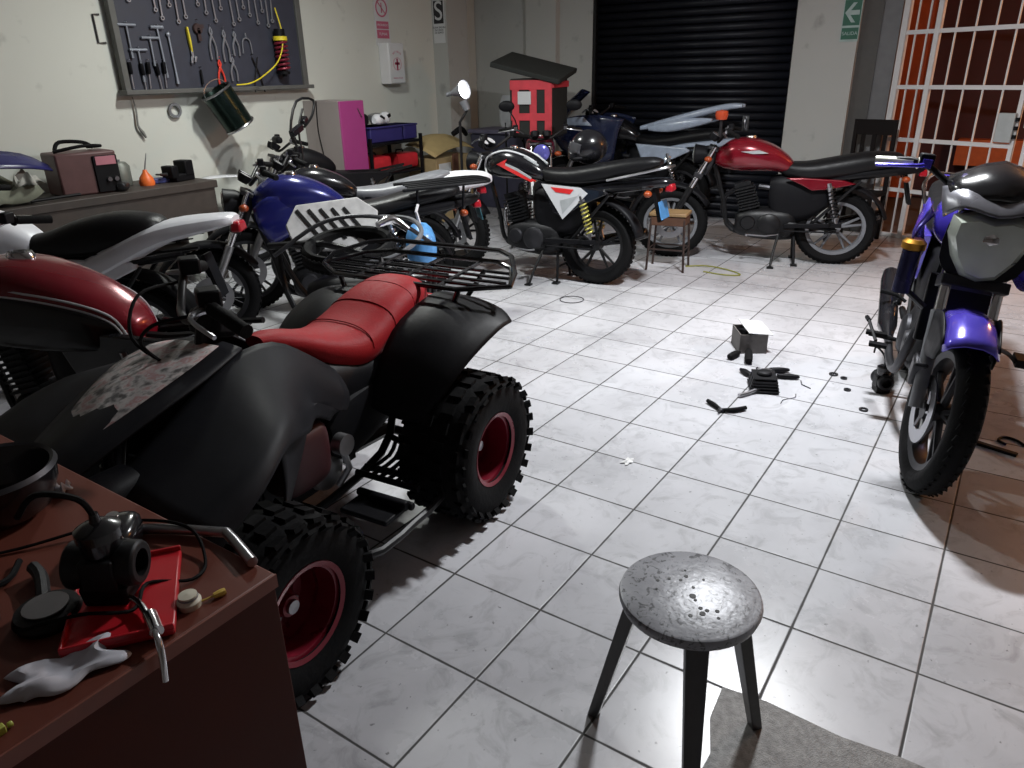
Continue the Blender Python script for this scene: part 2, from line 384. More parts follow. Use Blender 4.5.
# ------------------------------------------------------------------ tool board
TB=mat('dark_board_paint',(.033,.036,.055),.6,var=.25); TF=mat('board_frame_wood',(.10,.10,.095),.6); TS=mat('bright_tool_steel',(.30,.32,.37),.4,.6)
tb=thing('tool_board','dark hanging tool board with a grey wooden frame on the left wall','tool board',(4.5,WY-.05,1.5))
G().box((0,0,.55),(1.86,.03,1.1)).build('board',TB,tb)
G().box((0,-.03,.015),(1.96,.12,.035)).box((-.93,-.01,.55),(.05,.06,1.1)).box((.93,-.01,.55),(.06,.06,1.1)).box((0,-.01,1.1),(1.9,.05,.04)).build('board_frame',TF,tb,bevel=.004)
YT=WY-.05-.035
def wrench(L,w=.012,ring=True):
    g=G().box((0,0,-L/2),(w,.008,L),taper=.8)
    g.lathe([(w*.7,-.005),(w*1.4,-.005),(w*1.4,.005),(w*.7,.005),(w*.7,-.005)],(0,0,-L-.01),'Y',10,cap=False)
    for s_ in (-1,1): g.box((s_*w*.9,0,.012),(w*.7,.008,.035),(0,s_*-.2,0))
    return g
def pliers(L,hm):
    g=G()
    for s_ in (-1,1):
        g.tube([(s_*.0,0,0),(s_*.012,0,-L*.15),(-s_*.004,0,-L*.3),(-s_*.03,0,-L*.6),(-s_*.028,0,-L)],[.004,.008,.01,.008,.009],6,mi=0,smooth=3)
    g.ball((0,0,-L*.3),(.014,.01,.014),0,8,5)
    return g
def tee(L):
    return G().tube([(-.075,0,0),(.075,0,0)],.011,8).tube([(0,0,0),(0,0,-L)],[.008,.007],8).tube([(0,0,-L),(0,0,-L-.04)],.012,8)
def driver(L,mi=1):
    return G().tube([(0,0,0),(0,0,-L*.4),(0,0,-L*.45)],[.016,.017,.01],8,mi=1).tube([(0,0,-L*.45),(0,0,-L)],.005,6,mi=0)
def hook(g,z=.02): g.tube([(0,.03,z),(0,-.015,z)],.003,4); return g
def hang(name,g,x,z,label,cat,ms=None,group='tools hung on the board',rot=0):
    o=hook(g).build(name,ms or [TS,BLK]); o.location=(x,YT,z); o.rotation_euler=(0,rot,0)
    return tag(o,label,cat,group)
wr=None
xs=[3.72,3.93,3.99,4.06,4.13,4.2,4.33,4.41,4.48,4.56,4.66,4.73,4.8,4.87,4.93,5.0,5.06,5.12]
for i,x in enumerate(xs):
    L=(.16,.2,.24,.18,.28,.22)[i%6]
    hang('wrench',wrench(L,.013),x,2.36-.02*(i%3),'steel spanner hanging in the top row of the tool board','wrench',group='spanners in the top row of the tool board',rot=rnd.uniform(-.06,.06))
hang('tee_wrench',tee(.2),3.66,2.01,'upper steel T-handle wrench at the left of the tool board','wrench')
hang('tee_wrench',tee(.17),3.84,1.92,'short T-handle wrench, the rightmost of the three on the board','wrench')
hang('tee_wrench',tee(.2),3.72,1.83,'lower steel T-handle wrench at the left of the tool board','wrench')
for i,x in enumerate((3.62,3.72,3.78,3.85,3.92)):
    hang('screwdriver',driver(.2),x,1.74-.01*(i%2),'black handled screwdriver in the lower left row of the tool board','screwdriver',group='screwdrivers at the lower left of the board',rot=PI+.05*i-.1 if False else rnd.uniform(-.08,.08))
hang('hammer',G().tube([(-.06,0,0),(.05,0,0)],[.013,.017],8).tube([(0,0,0),(0.015,0,-.38)],[.008,.01],8),3.92,2.0,'steel hammer with a long handle between T-wrenches and the yellow wrench','hammer')
hang('breaker_bar',G().tube([(0,0,0),(0.01,0,-.3),(0.01,0,-.38)],[.008,.009,.014],8).ball((0,0,0),(.02,.015,.02),0,8,5),4.01,1.95,'thin steel bar hanging just left of the yellow wrench','bar')
ya=thing('adjustable_wrench','adjustable wrench with a bright yellow handle on the tool board','wrench',(4.19,YT-.005,2.01))
G().loft([(0,0,.016,.008),(.1,0,.019,.01),(.19,0,.012,.008)],10).build('handle',YEL,ya).rotation_euler=(0,R(90),0)
G().box((.0,0,-.21),(.022,.012,.06)).box((-.016,0,-.255),(.02,.014,.055),(0,.3,0)).box((.02,0,-.25),(.018,.014,.05),(0,.5,0)).build('jaw',TS,ya,bevel=.003); ya.rotation_euler=(0,-.06,0)
for i,(x,z,L) in enumerate(((4.42,2.02,.26),(4.55,2.0,.26),(4.66,1.99,.2))):
    hang('pliers',pliers(L,0),x,z,'steel pliers in the middle row of the board, '+('left one of three','middle one of three','right one of three')[i],'pliers')
hang('pliers',pliers(.2,0),4.6,1.78,'small grey pliers hanging right of the red handled pliers','pliers')
hang('pliers',pliers(.24,0),4.46,1.76,'pliers with bright red handles on the tool board','pliers',[mat('red_grip_rubber',(.75,.06,.04),.4),BLK])
hang('caliper',G().tube([(-.05,0,-.12),(-.04,0,-.02),(0,0,.01),(.04,0,-.02),(.05,0,-.12)],.006,6,smooth=4).tube([(0,0,0),(0,0,.05)],.007,6),4.78,1.93,'steel caliper with round bow left of the red spring','caliper')
hang('circlip_pliers',G().tube([(0,0,0),(.07,0,-.18),(.09,0,-.3)],.007,6).tube([(.06,0,0),(0,0,-.18),(-.02,0,-.3)],.007,6),4.82,1.78,'dark crossed long nose pliers near the red spring','pliers',[DALU,BLK])
hang('pry_bar',G().tube([(0,0,0),(0,0,-.12)],[.008,.011],8),4.26,1.68,'short black punch alone low on the tool board','punch',[BLK,BLK])
hang('sprocket_puller',G().lathe([(.012,-.01),(.04,-.01),(.045,.01),(.012,.01),(.012,-.01)],(0,0,-.05),'Y',14,cap=False).box((0,0,-.1),(.03,.02,.09)).box((.02,0,-.03),(.07,.018,.03)),4.3,2.05,'dark brown puller tool right of the yellow wrench','puller',[mat('brown_iron',(.04,.02,.02),.6),BLK])
# coil spring shock hanging on the right
sp=thing('coil_spring_shock','shock absorber with red coil spring and yellow collar hanging on the board','shock absorber',(5.12,YT-.06,1.66))
G().coil((0,0,0),(0,0,.26),.055,.011,7).build('spring',mat('maroon_spring',(.22,.02,.04),.4,.3),sp)
G().tube([(0,0,-.05),(0,0,.34)],.022,12).tube([(0,0,-.03),(0,0,-.005)],.055,16).tube([(0,0,.3),(0,0,.36)],.05,14).build('damper',BLK,sp)
G().lathe([(.04,0),(.065,0),(.065,.035),(.04,.035)],(0,0,.262),'Z',16).build('collar',YEL,sp)
hs=G().tube([(5.13,YT-.03,2.2),(5.12,YT-.1,1.95),(5.02,YT-.12,1.75),(4.8,YT-.15,1.62),(4.6,YT-.2,1.56),(4.44,YT-.22,1.55)],.006,8,smooth=6).build('yellow_hose',YEL)
tag(hs,'thin yellow-green hose hanging across the tool board to the bucket','hose')
# bucket
bk=thing('metal_bucket','glossy dark metal can hanging tilted below the tool board','bucket',(4.33,5.92,1.36),(R(-8),R(-28),0))
G().lathe([(0,-.17),(.125,-.17),(.13,-.165),(.135,.165),(.14,.17),(.13,.17),(.125,.16),(.118,-.15),(0,-.15)],seg=32).build('can_body',mat('dark_green_tin',(.02,.035,.03),.22,.8),bk)
G().tube([(-.135,0,.14),(-.1,0,.22),(0,0,.25),(.1,0,.22),(.135,0,.14)],.004,6,smooth=4).build('handle',STEEL,bk)
G().lathe([(.137,-.01),(.142,0),(.137,.01)],(0,0,-.165),'Z',32,cap=False).lathe([(.137,-.01),(.145,0),(.137,.01)],(0,0,.165),'Z',32,cap=False).build('rim',STEEL,bk)
# wall bracket & hanging bits
tag(G().tube([(.05,0,.1),(0,0,.1),(0,0,-.1),(.06,0,-.1)],.008,6).build('wall_bracket',DALU),'small bent metal bracket on the wall left of the tool board','bracket',loc=(3.45,WY-.01,1.98))
tag(G().lathe([(.04,-.008),(.06,-.008),(.06,.008),(.04,.008),(.04,-.008)],(0,0,0),'Y',20,cap=False).build('key_ring',GREYP),'grey metal ring hanging under the tool board','ring',loc=(3.98,WY-.03,1.36))
tag(G().tube([(0,0,.2),(.01,0,.1),(0,0,-.02),(.03,0,-.08),(.05,0,-.12)],[.004,.008,.01,.016,.008],6,smooth=3).build('hanging_rag_strip',mat('grey_rag_strip',(.2,.2,.19),.8)),'thin grey strip hanging from the left end of the tool board','strip',loc=(3.62,WY-.03,1.28))

# ------------------------------------------------------------------ motorcycles
def arc_fender(cx,cz,rad,a0,a1,w,crown=.02,n=14):
    g=G(); rows=[]
    for i in range(n+1):
        a=R(a0+(a1-a0)*i/n); row=[]
        for t in (-1,-.75,-.3,.3,.75,1):
            rr=rad+crown*(1-t*t)-(.012 if abs(t)==1 else 0)
            row.append((cx+rr*math.cos(a),w*t,cz+rr*math.sin(a)))
        rows.append(row)
    return g.grid(rows,sub=1)
def tyre(g,c,Rr,w,rim,knob=False):
    h=Rr-rim
    prof=[(rim,-w*.62),(rim+h*.25,-w*.95),(rim+h*.6,-w),(Rr-h*.16,-w*.72),(Rr-h*.03,-w*.32),(Rr,0),(Rr-h*.03,w*.32),(Rr-h*.16,w*.72),(rim+h*.6,w),(rim+h*.25,w*.95),(rim,w*.62),(rim,-w*.62)]
    g.lathe(prof,c,'Y',48,cap=False)
    # tread blocks
    n=48 if not knob else 36
    for k in range(n):
        a=2*PI*k/n
        for s_ in (-1,1):
            if True:
                rr=Rr-h*.075
                M=Matrix.Translation(c)@Matrix.Rotation(-(a+(.04 if s_>0 else 0)),4,'Y')@Matrix.Translation((rr,s_*w*.42,0))@Matrix.Rotation(s_*.35,4,'X')@Matrix.Rotation(s_*-.32,4,'Z')
                hh=.012 if knob else .005
                g.box((0,0,0),(hh,w*.5,.024),M=M)
    return g
def wheel(parent,name,c,Rr,w,rimm,style,disc,spm=None):
    t=tyre(G(),c,Rr,w,Rr*.72).build(name,RUB,parent)
    r=Rr*.72
    g=G().lathe([(r*.90,-w*.55),(r*1.02,-w*.68),(r*1.04,-w*.6),(r*.95,-w*.2),(r*.95,w*.2),(r*1.04,w*.6),(r*1.02,w*.68),(r*.90,w*.55),(r*.88,0),(r*.90,-w*.55)],c,'Y',44,cap=False)
    g.lathe([(0,-.06),(.035,-.06),(.04,-.03),(.03,0),(.04,.03),(.035,.06),(0,.06)],c,'Y',18)
    if style=='alloy':
        for k in range(5):
            a=2*PI*k/5+.3
            for da in (-.16,.16):
                g.tube([(c[0]+.03*math.cos(a),c[1],c[2]+.03*math.sin(a)),(c[0]+r*.92*math.cos(a+da),c[1],c[2]+r*.92*math.sin(a+da))],[.014,.009],6)
    g.build('rim',rimm,t)
    if style!='alloy':
        g=G()
        for k in range(28):
            a=2*PI*k/28; s_=1 if k%2 else -1; b_=a+(.9 if (k//2)%2 else -.9)*.35
            g.tube([(c[0]+.035*math.cos(b_),c[1]+s_*.045,c[2]+.035*math.sin(b_)),(c[0]+r*.93*math.cos(a),c[1],c[2]+r*.93*math.sin(a))],.0022,4)
        g.build('spokes',spm or STEEL,t)
    if disc:
        y=disc*(w*.5+.035)
        g=G().lathe([(.075,y-.003),(.125,y-.003),(.125,y+.003),(.075,y+.003),(.075,y-.003)],c,'Y',36,cap=False)
        for k in range(6):
            a=2*PI*k/6; g.tube([(c[0]+.03*math.cos(a),c[1]+y*.9,c[2]+.03*math.sin(a)),(c[0]+.08*math.cos(a+.3),c[1]+y,c[2]+.08*math.sin(a+.3))],.006,5)
        g.build('brake_disc',STEEL,t)
    return t
SEAT0=[(-.42,.865,.05,.02),(-.38,.86,.085,.04),(-.28,.85,.108,.055),(-.05,.815,.118,.06),(.1,.785,.122,.06),(.28,.77,.115,.055),(.42,.785,.085,.05),(.48,.80,.05,.03)]
TAIL0=[(-.56,.79,.03,.02),(-.5,.79,.07,.035),(-.3,.765,.1,.04),(-.05,.735,.11,.045),(.15,.71,.09,.04)]
def moto(name,label,loc,hdg,scale=1,lean=0,**k):
    C=dict(body=GLOSS,side=None,seat=VINYL,rim=DALU,style='alloy',disc=1,tank=True,seatp=True,tail=None,head='round',mirrors=True,rack=False,plate=None,exh=True,fork=ALU,spring=CHR,ff=BLK,grip=RUB,bar=FRAMEM,eng=ENG,stand='center',signals=True,trim=None,rearf=True,gauge=True,bars=True,steer=0,rails=True,frontw=True,shroud=None,lensm=None,bpad=None,levm=STEEL,high=0)
    C.update(k); K=C
    b=thing(name,label,'motorcycle',loc,(-lean,0,hdg),1)
    b.scale=scale if isinstance(scale,tuple) else (scale,)*3
    Rr=.30; wb=1.27
    if not K.get('norear'): wheel(b,'rear_wheel',(0,0,Rr),Rr,.055,K['rim'],K['style'],0)
    st=bpy.data.objects
    fparts=[]
    if K['frontw']: fparts.append(wheel(b,'front_wheel',(wb,0,Rr),Rr,.048,K['rim'],K['style'],K['disc']))
    # fork
    for s_ in (-1,1):
        f=G().tube([(wb,s_*.085,.3),(wb-.06,s_*.085,.44),(wb-.15,s_*.085,.62)],[.024,.026,.027],12).build('fork_leg',K['fork'],b); fparts.append(f)
        u=G().tube([(wb-.15,s_*.085,.62),(wb-.31,s_*.085,.95)],.019,12).build('fork_tube',CHR if K['fork'] is not BLK else STEEL,f)
    c=G().box((wb-.20,0,.72),(.07,.22,.04),(0,-.42,0)).box((wb-.30,0,.935),(.08,.2,.025),(0,-.42,0)).tube([(wb-.24,0,.72),(wb-.34,0,.94)],.03,12).build('fork_clamp',DALU,b,bevel=.004); fparts.append(c)
    if K['ff']:
        if K['high']: 
            g=G().grid([[(1.75,-.03,.74),(1.75,.03,.74)],[(1.6,-.08,.80),(1.6,.08,.80)],[(1.35,-.09,.80),(1.35,.09,.80)],[(1.1,-.08,.76),(1.1,.08,.76)],[(.98,-.05,.70),(.98,.05,.70)]])
            fparts.append(g.build('front_fender',K['ff'],b,solid=.006))
        else:
            g=arc_fender(wb,Rr,Rr+.03,15,150,.07,.022)
            fparts.append(g.build('front_fender',K['ff'],b,solid=.005))
    if K['bars']:
        g=G().tube([(.80,-.37,1.06),(.86,-.25,1.08),(.93,-.1,1.0),(.94,0,.985),(.93,.1,1.0),(.86,.25,1.08),(.80,.37,1.06)],.0115,10,smooth=4)
        hb=g.build('handlebar',K['bar'],b); fparts.append(hb)
        for s_ in (-1,1):
            G().tube([(.845,s_*.27,1.075),(.79,s_*.39,1.057)],[.018,.017],12).lathe([(.018,0),(.024,.005),(.018,.01)],(.85,s_*.262,1.076),'Y',12).build('grip',K['grip'],hb)
            G().tube([(.875,s_*.24,1.075),(.90,s_*.27,1.07),(.87,s_*.40,1.05)],[.01,.007,.006],8,smooth=3).box((.87,s_*.235,1.08),(.035,.03,.03)).build('brake_lever' if s_<0 else 'clutch_lever',K['levm'],hb)
            G().box((.855,s_*.235,1.09),(.04,.05,.045)).build('switch_cluster',BLK,hb,bevel=.006)
        if K['bpad']:
            G().loft([(-.08,0,.02,.02),(-.06,0,.03,.03),(.06,0,.03,.03),(.08,0,.02,.02)],10,M=Matrix.Translation((.93,0,1.08))@Matrix.Rotation(PI/2,4,'Z')).build('bar_pad',K['bpad'],hb)
    if K['mirrors']:
        for s_ in (-1,1):
            m=G().tube([(.85,s_*.22,1.08),(.87,s_*.24,1.16),(.86,s_*.30,1.25)],.006,8,smooth=4).ball((.875,s_*.315,1.28),(.018,.075,.05),0,16,8).build('mirror',BLK,b); fparts.append(m)
            G().lathe([(0,0),(1,0)],seg=18,cap=False,M=Matrix.Translation((.856,s_*.315,1.28))@Matrix.Rotation(-PI/2,4,'Y')@Matrix.Diagonal((.042,.066,1,1))).build('mirror_glass',GLASSD,m)
    if K['gauge']:
        g=G()
        for s_ in (-1,1):
            M=Matrix.Translation((.97,s_*.055,1.03))@Matrix.Rotation(-.6,4,'Y')
            g.lathe([(0,-.03),(.03,-.03),(.042,0),(.044,.02),(.04,.022),(.038,.016),(0,.016)],seg=20,M=M)
        q=g.build('instrument_cluster',BLK,b); fparts.append(q)
        g=G()
        for s_ in (-1,1): g.lathe([(0,.018),(.037,.018),(.037,.02),(0,.02)],seg=20,M=Matrix.Translation((.97,s_*.055,1.03))@Matrix.Rotation(-.6,4,'Y'))
        g.build('dial',mat('dial_face',(.55,.55,.57),.2),q)
    if K['head']=='round':
        h=G().lathe([(0,-.1),(.05,-.09),(.075,-.04),(.085,.02),(.09,.03),(.084,.035)],(1.08,0,.88),'X',24).build('headlight',BLK,b)
        G().lathe([(.084,.03),(.06,.045),(0,.052)],(1.08,0,.88),'X',24).build('lens',K['lensm'] or mat('headlamp_lens',(.55,.58,.56),.08,.6),h); fparts.append(h)
    if K['head']=='mask':
        h=G().grid([[(1.06,-.1,1.05),(1.1,0,1.08),(1.06,.1,1.05)],[(1.1,-.13,.95),(1.16,0,.97),(1.1,.13,.95)],[(1.12,-.1,.84),(1.17,0,.85),(1.12,.1,.84)],[(1.1,-.05,.74),(1.14,0,.74),(1.1,.05,.74)]]).build('headlight_mask',K['body'],b,solid=.006)
        G().ball((1.155,0,.9),(.03,.07,.055),0,16,8).build('lens',mat('headlamp_lens',(.55,.58,.56),.08,.6),h); fparts.append(h)
    if K['signals']:
        for x,y,z in ((1.0,.16,.86),(1.0,-.16,.86),(-.42,.13,.72),(-.42,-.13,.72)):
            o=G().tube([(x,0 if 0 else y*.45,z),(x,y*.85,z)],.006,6).ball((x,y,z),(.03,.034,.024),1,12,7).build('turn_signal',[BLK,ORL],b)
            if x>0: fparts.append(o)
    # frame
    G().tube([(.94,0,.86),(.6,0,.80),(.1,0,.70),(-.3,0,.74)],.02,8,smooth=4).tube([(.95,0,.80),(.86,0,.5),(.78,0,.26),(.4,0,.2),(.2,0,.3),(.18,0,.7)],.018,8,smooth=4)\
     .tube([(.1,.09,.7),(-.1,.11,.73),(-.36,.09,.76)],.012,6).tube([(.1,-.09,.7),(-.1,-.11,.73),(-.36,-.09,.76)],.012,6).tube([(.2,.08,.32),(-.12,.11,.7)],.012,6).tube([(.2,-.08,.32),(-.12,-.11,.7)],.012,6).build('frame',FRAMEM,b)
    G().tube([(0,.1,.3),(.2,.1,.32),(.36,.08,.34)],[.016,.018,.02],8).tube([(0,-.1,.3),(.2,-.1,.32),(.36,-.08,.34)],[.016,.018,.02],8).build('swingarm',FRAMEM,b)
    for s_ in (-1,1):
        sh_=G().tube([(-.0,s_*.12,.32),(.06,s_*.12,.52)],.012,8).tube([(.06,s_*.12,.52),(.1,s_*.12,.68)],.02,8).tube([(.02,s_*.12,.4),(.025,s_*.12,.415)],.03,12).tube([(.085,s_*.12,.635),(.09,s_*.12,.65)],.03,12).build('shock_absorber',STEEL,b)
        G().coil((.02,s_*.12,.41),(.085,s_*.12,.64),.027,.006,8).build('spring',K['spring'],sh_)
    # engine
    e=G().loft([(.30,.32,.07,.08),(.36,.33,.1,.12),(.6,.33,.105,.13),(.72,.33,.09,.1),(.76,.33,.06,.07)],18,3.2).build('engine',K['eng'],b)
    g=G()
    for i in range(8):
        t=i/7; g.box((.66+.05*t,0,.46+.16*t),(.16-.02*(i%2),.17,.011),(0,.28,0))
    g.box((.685,0,.54),(.11,.12,.2),(0,.28,0)).box((.725,0,.645),(.12,.12,.04),(0,.28,0)).build('cylinder',K['eng'],e)
    for s_ in (-1,1):
        G().lathe([(.0,.03),(.07,.028),(.088,.015),(.09,0)],(0,0,0),'Y',22,M=Matrix.Translation((.5,s_*.10,.33))@Matrix.Scale(s_,4,(0,1,0))).lathe([(.0,.022),(.05,.02),(.06,0)],(0,0,0),'Y',18,M=Matrix.Translation((.66,s_*.10,.34))@Matrix.Scale(s_,4,(0,1,0))).build('engine_cover',K.get('cover') or DALU,e)
    G().tube([(.60,0,.63),(.5,.02,.62),(.44,.02,.6)],.022,8).box((.48,.0,.62),(.06,.09,.09)).lathe([(0,-.07),(.05,-.07),(.05,.07),(0,.07)],(.3,0,.62),'X',14).build('carburettor',DALU,e)
    if K['exh']:
        ex=G().tube([(.77,-.03,.60),(.85,-.09,.52),(.86,-.12,.38),(.76,-.13,.25),(.55,-.14,.21),(.3,-.15,.24)],.018,10,smooth=4).build('exhaust',K.get('exm') or CHR,b)
        G().tube([(.32,-.15,.235),(.26,-.155,.25),(.2,-.16,.26),(-.25,-.17,.37),(-.33,-.17,.39),(-.34,-.17,.392)],[.02,.03,.044,.046,.04,.02],14).build('muffler',K.get('muf') or GLOSS,ex)
    G().box((.18,.125,.335),(.42,.02,.035),(0,.04,0)).box((.18,.125,.285),(.4,.015,.012)).build('chain_guard',BLK,b,bevel=.004)
    for s_ in (-1,1):
        G().tube([(.4,s_*.1,.26),(.4,s_*.24,.27)],[.009,.013],8).box((.4,s_*.21,.275),(.035,.09,.015)).build('footpeg',RUB,b)
        G().tube([(.08,s_*.1,.36),(.06,s_*.14,.38),(.06,s_*.22,.39)],[.009,.009,.012],8).build('rear_footpeg',RUB,b)
    G().tube([(.42,.1,.25),(.52,.14,.24),(.66,.15,.25)],.007,6).tube([(.66,.13,.255),(.66,.2,.255)],.01,8).build('gear_lever',STEEL,b)
    if K['stand']=='center':
        G().tube([(.3,-.08,.24),(.28,-.13,.0)],[.012,.011],6).tube([(.3,.08,.24),(.28,.13,.0)],[.012,.011],6).tube([(.29,-.1,.12),(.29,.1,.12)],.01,6).box((.28,.15,.006),(.05,.06,.012)).box((.28,-.15,.006),(.05,.06,.012)).build('center_stand',FRAMEM,b)
    sy=.26-lean*.1
    G().tube([(.42,.1,.24),(.45,.2,.1),(.46,sy,.012+lean*sy*.95)],[.011,.01,.01],8).box((.46,sy+.015,.008+lean*sy),(.05,.045,.01)).build('kickstand',FRAMEM,b)
    if K['tank']:
        t=G().loft([(.42,.80,.05,.03),(.46,.82,.09,.06),(.56,.86,.125,.09),(.70,.885,.145,.115),(.82,.885,.135,.11),(.90,.87,.095,.08),(.945,.86,.05,.05)],24,2.6).build('fuel_tank',K['body'],b)
        G().lathe([(0,.02),(.03,.02),(.036,.008),(.036,0)],(.72,0,.995),'Z',18).build('filler_cap',CHR,t)
        if K['trim']: K['trim'](t)
        q=K.get('tscale')
        if q: t.matrix_local=Matrix.Translation((.93,0,.86+K.get('tdz',0)))@Matrix.Diagonal((q[0],q[1],q[2],1))@Matrix.Translation((-.93,0,-.86))
    if K['shroud']:
        for s_ in (-1,1):
            G().grid([[(.95,s_*.15,.85),(.85,s_*.16,.92),(.7,s_*.155,.9)],[(.93,s_*.19,.74),(.8,s_*.185,.78),(.66,s_*.16,.8)],[(.86,s_*.16,.62),(.76,s_*.16,.66),(.62,s_*.14,.74)]]).build('tank_shroud',K['shroud'],b,solid=.006)
    if K['seatp']:
        se=G().loft(K.get('ss') or SEAT0,20,2.6).build('seat',K['seat'],b)
        G().tube([(-.41,.07,.84),(-.2,.11,.82),(.1,.123,.775),(.4,.09,.775)],.004,5,smooth=3).tube([(-.41,-.07,.84),(-.2,-.11,.82),(.1,-.123,.775),(.4,-.09,.775)],.004,5,smooth=3).build('piping',K.get('pipe') or BLK,se)
    tm=K['tail'] or K['body']
    if K['rearf']:
        G().loft(K.get('ts') or TAIL0,16,3).build('tail_cowl',tm,b)
        tl=G().box(K.get('tl',(-.545,0,.76)),(.06,.11,.055),taper=.8).build('tail_light',REDL,b,bevel=.012)
        arc_fender(0,Rr,Rr+.05,60,165,.075,.02).build('rear_fender',BLK,b,solid=.005)
        G().box((-.46,0,.63),(.02,.1,.24),(0,.25,0)).build('plate_bracket',BLK,b)
        if K['plate']:
            p=G().box((-.505,0,.60),(.006,.19,.13),(0,.25,0)).build('licence_plate',K['plate'],b,bevel=.002)
    if K['rails']:
        G().tube([(-.1,.12,.80),(-.35,.13,.86),(-.52,.09,.9),(-.55,0,.905),(-.52,-.09,.9),(-.35,-.13,.86),(-.1,-.12,.80)],.010,8,smooth=4).build('grab_rail',K.get('railm') or CHR,b)
    if K['rack']:
        g=G().tube([(-.0,.16,.90),(-.5,.16,.92),(-.62,.1,.92),(-.62,-.1,.92),(-.5,-.16,.92),(0,-.16,.90)],.011,8,smooth=3)
        for y in (-.08,0,.08): g.tube([(-.05,y,.905),(-.6,y,.925)],.008,6)
        for y in (-.15,.15): g.tube([(-.1,y*.8,.74),(-.1,y,.9)],.009,6).tube([(-.42,y*.8,.76),(-.42,y,.915)],.009,6)
        g.build('luggage_rack',K['rack'],b)
    sm=K['side'] or K['body']
    G().loft([(.04,.60,.06,.08),(.10,.58,.085,.13),(.25,.54,.09,.19),(.45,.54,.085,.19),(.52,.60,.06,.1)],14,3.5).build('airbox',BLK,b)
    for s_ in (-1,1):
        g=G().prism(K.get('sp') or [(.44,.76),(.2,.75),(-.1,.735),(-.12,.70),(.1,.60),(.24,.5),(.34,.54)],s_*.105,s_*.13,inset=.08).build('side_panel',sm,b,bevel=.006,flat=True)
        if K.get('sidetrim'): K['sidetrim'](g,s_)
    # steering
    if K['steer']:
        ax0=Vector((wb-.31,0,.95)); axd=(Vector((wb-.31,0,.95))-Vector((wb,0,.3))).normalized()
        M=Matrix.Translation(ax0)@Matrix.Rotation(K['steer'],4,axd)@Matrix.Translation(-ax0)
        for o in fparts: o.matrix_local=M@o.matrix_local
    return b

WHT=mat('white_decal',(.62,.63,.65),.3,var=.03); RDEC=mat('red_decal',(.7,.03,.03),.3,var=.05); SDEC=mat('silver_decal',(.4,.42,.43),.35)
# --- black bike with red/white graphics
def trimA(t):
    for s_ in (-1,1):
        G().tube([(.92,s_*.085,.80),(.95,s_*.06,.87),(.88,s_*.115,.945),(.74,s_*.115,.985),(.6,s_*.09,.955),(.5,s_*.06,.90)],.008,6,smooth=5).build('tank_stripe',WHT,t)
        G().tube([(.58,s_*.1,.945),(.47,s_*.085,.88)],[.012,.008],6).build('tank_stripe',SDEC,t)
        G().prism([(.80,.885),(.71,.925),(.73,.89),(.62,.84),(.46,.775),(.5,.765),(.62,.81)],s_*.14,s_*.152).build('tank_decal',RDEC,t,flat=True)
        G().prism([(.72,.895),(.62,.86),(.5,.80),(.5,.785),(.62,.842),(.72,.88)],s_*.142,s_*.153).build('tank_decal',SDEC,t,flat=True)
def sideA(p,s_):
    G().prism([(.42,.755),(.10,.74),(.04,.70),(.24,.5)],s_*.128,s_*.136).build('panel_decal',WHT,p,flat=True)
    G().prism([(.34,.735),(.15,.725),(.18,.69),(.3,.70)],s_*.135,s_*.139).build('panel_decal',RDEC,p,flat=True)
    G().prism([(.26,.64),(.12,.68),(.1,.70),(.24,.54)],s_*.135,s_*.139).build('panel_decal',SDEC,p,flat=True)
YSP=mat('yellow_spring_paint',(.5,.45,.1),.4,.4)
moto('motorcycle','black street motorcycle with red and white tank graphics, on its stand in the middle',(5.245,2.727,0),1.674,1.04,-.02,trim=trimA,sidetrim=sideA,spring=YSP,rim=FRAMEM,plate=LBLUE,railm=STEEL,steer=.0,muf=GLOSS,mirrors=False,ss=[(-.47,.93,.05,.02),(-.4,.92,.09,.045),(-.22,.885,.115,.065),(.03,.83,.125,.075),(.2,.80,.12,.075),(.36,.80,.1,.065),(.47,.825,.06,.04)],rimx=0)
# --- red bike
def trimR(t):
    for s_ in (-1,1):
        G().prism([(.78,.915),(.66,.925),(.60,.905),(.70,.90)],s_*.138,s_*.149).build('tank_decal',SDEC,t,flat=True)
moto('motorcycle','red motorcycle with long black seat, broadside in front of the black shutter',(6.84,1.262,0),1.872,(1.1,1.1,1.03),.0,sp=[(.42,.715),(.3,.72),(.0,.705),(-.10,.675),(.08,.63),(.22,.615),(.30,.66)],tscale=(1.12,1.15,1.15),ss=[(-.40,.86,.05,.03),(-.34,.855,.1,.06),(-.15,.83,.125,.085),(.05,.79,.13,.09),(.25,.76,.125,.08),(.40,.775,.1,.06),(.47,.79,.06,.04)],body=RED,side=RED,tail=BLK,rim=GREYP,fork=FRAMEM,rails=False,trim=trimR,head='round',mirrors=False,gauge=True,ff=BLK,exm=DALU,muf=GLOSS,eng=FRAMEM,cover=FRAMEM,spring=BLK)
rb_=[o for o in bpy.data.objects if o.get('label','').startswith('red motorcycle')][0]
G().lathe([(0,-.04),(.04,-.035),(.05,0),(.045,.03),(0,.04)],(.93,.06,1.2),'Z',16).build('raised_orange_signal',mat('orange_red_lens',(.45,.06,.02),.3),rb_)  # orange turn signal added above the handlebar
G().tube([(.93,.06,1.0),(.93,.06,1.17)],.012,8).build('signal_stem',DALU,rb_)
